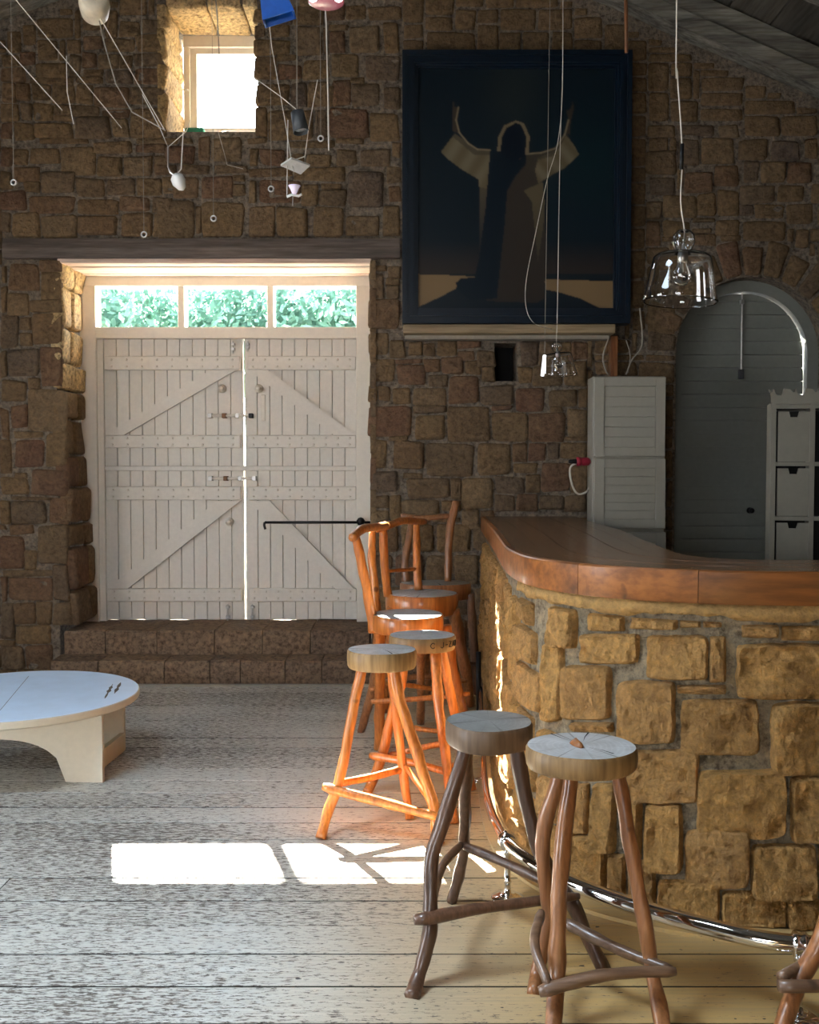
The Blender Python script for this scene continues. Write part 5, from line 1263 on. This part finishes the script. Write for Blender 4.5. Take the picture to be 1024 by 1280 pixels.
# dark cylinder lamp
c_ = PY(374, 152, YM); t = thing('spot_lamp', c_, 'dark grey cylinder spot lamp right of the high window', 'lamp')
ax = Vector((-.2, .1, 1)); MB().lathe([(.034, -.05), (.036, -.05), (.030, .045), (.012, .05), (.012, .047), (.027, .042)], c_, 24, ax, closed=True).build('shade', M['darkgrey'], t, smooth=True)
MB().lathe([(.010, .03), (.028, .036), (.012, .05)], c_, 20, ax).build('cap', M['steel'], t, smooth=True)
MB().lathe([(.005, -.040), (.026, -.036), (.028, -.02), (.01, 0)], c_, 20, ax).build('bulb', M['opal'], t, smooth=True)
MB().tube([c_ + ax * .045, c_ + Vector((-.01, 0, .09)), up(374, 152)], .0018, 5).build('cord', M['cordthin'], t)
# blue shade
c_ = PY(345, 8, 4.4); t = thing('blue_lamp', c_, 'blue enamel tapered lamp shade at the top edge right of the window', 'lamp')
ax = Vector((-.28, -.1, 1)); sh = MB(); q4 = lambda r, z_: [c_ + ax.normalized() * z_ + Vector((r * a, r * b * .6, r * a * .30)) for a, b in ((-1, -1), (1, -1), (1, 1), (-1, 1))]
vs = q4(.068, -.055) + q4(.045, .09) + q4(.062, -.055) + q4(.04, .088)
fs = [(0, 1, 5, 4), (1, 2, 6, 5), (2, 3, 7, 6), (3, 0, 4, 7), (8, 12, 13, 9), (9, 13, 14, 10), (10, 14, 15, 11), (11, 15, 12, 8), (0, 8, 9, 1), (1, 9, 10, 2), (2, 10, 11, 3), (3, 11, 8, 0), (4, 5, 6, 7)]
sh.add(vs, fs).build('shade', M['blueshade'], t)
MB().tube([c_ + ax * .08, up(345, 8, 4.4)], .003, 6).build('cord', M['cordthin'], t)
# pink lamp at the top
c_ = PY(408, -6, 4.4); t = thing('pink_lamp', c_, 'pink glass lamp with bright bulbs at the top edge of the picture', 'lamp')
MB().lathe([(.07, -.035), (.078, -.03), (.06, .02), (.03, .05), (.01, .055)], c_, 24).build('shade', M['pink'], t, smooth=True)
for dx in (-.055, .055): MB().lathe([(.004, -.022), (.017, -.014), (.02, 0), (.012, .016)], c_ + Vector((dx, -.03, -.022)), 12).build('bulb', M['lit'], t, smooth=True)
MB().tube([c_ + Vector((0, 0, .05)), up(408, 0, 4.4)], .003, 6).build('cord', M['cordthin'], t)
# cream disc lamp
c_ = PY(118, 6, 4.6); t = thing('disc_lamp', c_, 'cream oval drum lamp at the top left under the roof', 'lamp')
ax = Vector((.25, -.9, .25)); MB().lathe([(.03, .05), (.055, .045), (.066, .03), (.068, 0), (.06, -.06), (.03, -.07)], c_, 28, ax).build('drum', M['flesh'], t, smooth=True)
MB().tube([c_ + ax.normalized() * .052 + Vector((-.02, 0, .02)), c_ + ax.normalized() * .06, c_ + ax.normalized() * .052 + Vector((.025, 0, .025))], .003, 6).build('wire', M['black'], t)
MB().tube([c_ + Vector((0, 0, .05)), up(118, 6)], .004, 6).build('cord', M['cordthin'], t)

# ------------------------------------------------------------------ outside
gr = MB().box(-14, 14, 7.46, 26, -.14, -.02).build('ground', M['earth']); struct(gr)
k = NM('sunlit outdoor leaves'); k.base((.08, .16, .12), .6); k.p.inputs['Transmission Weight'].default_value = 0
tl = k.n('BsdfTranslucent'); tl.inputs[0].default_value = (.18, .34, .26, 1); mx = k.n('MixShader'); mx.inputs[0].default_value = .5
k.l(k.p.outputs[0], mx.inputs[1]); k.l(tl.outputs[0], mx.inputs[2]); k.l(mx.outputs[0], k.t.nodes['Material Output'].inputs[0])
lr = random.Random(4)
for ti, (tx_, ty_) in enumerate(((-4.6, 14.0), (-2.6, 14.6), (-.9, 14.1))):
    t = thing('garden_tree', (tx_, ty_, 0), ('leafy tree outside behind the left transom pane', 'leafy tree outside behind the middle transom pane', 'leafy tree outside behind the right transom pane')[ti], 'tree', 'trees beyond the double door')
    MB().tube([(tx_, ty_, -.02), (tx_ + .1, ty_, 1.4), (tx_, ty_, 3)], [.14, .11, .07], 8).build('trunk', M['lintel'], t, smooth=True)
    mb = MB()
    for q in range(6000):
        c_ = Vector((tx_ + max(-.92, min(.92, lr.gauss(0, .62))), ty_ + lr.gauss(0, .45), 3.35 + max(-1.2, min(.85, lr.gauss(0, .52))))); a = Vector((lr.gauss(0, 1), lr.gauss(0, 1), lr.gauss(0, 1))).normalized(); b = a.orthogonal().normalized(); s_ = lr.uniform(.05, .10)
        mb.add([c_ - a * s_, c_ + b * s_ * .5, c_ + a * s_, c_ - b * s_ * .5], [(0, 1, 2, 3)])
    o = mb.build('foliage', k.m, t, fix=False); o['kind'] = 'stuff'
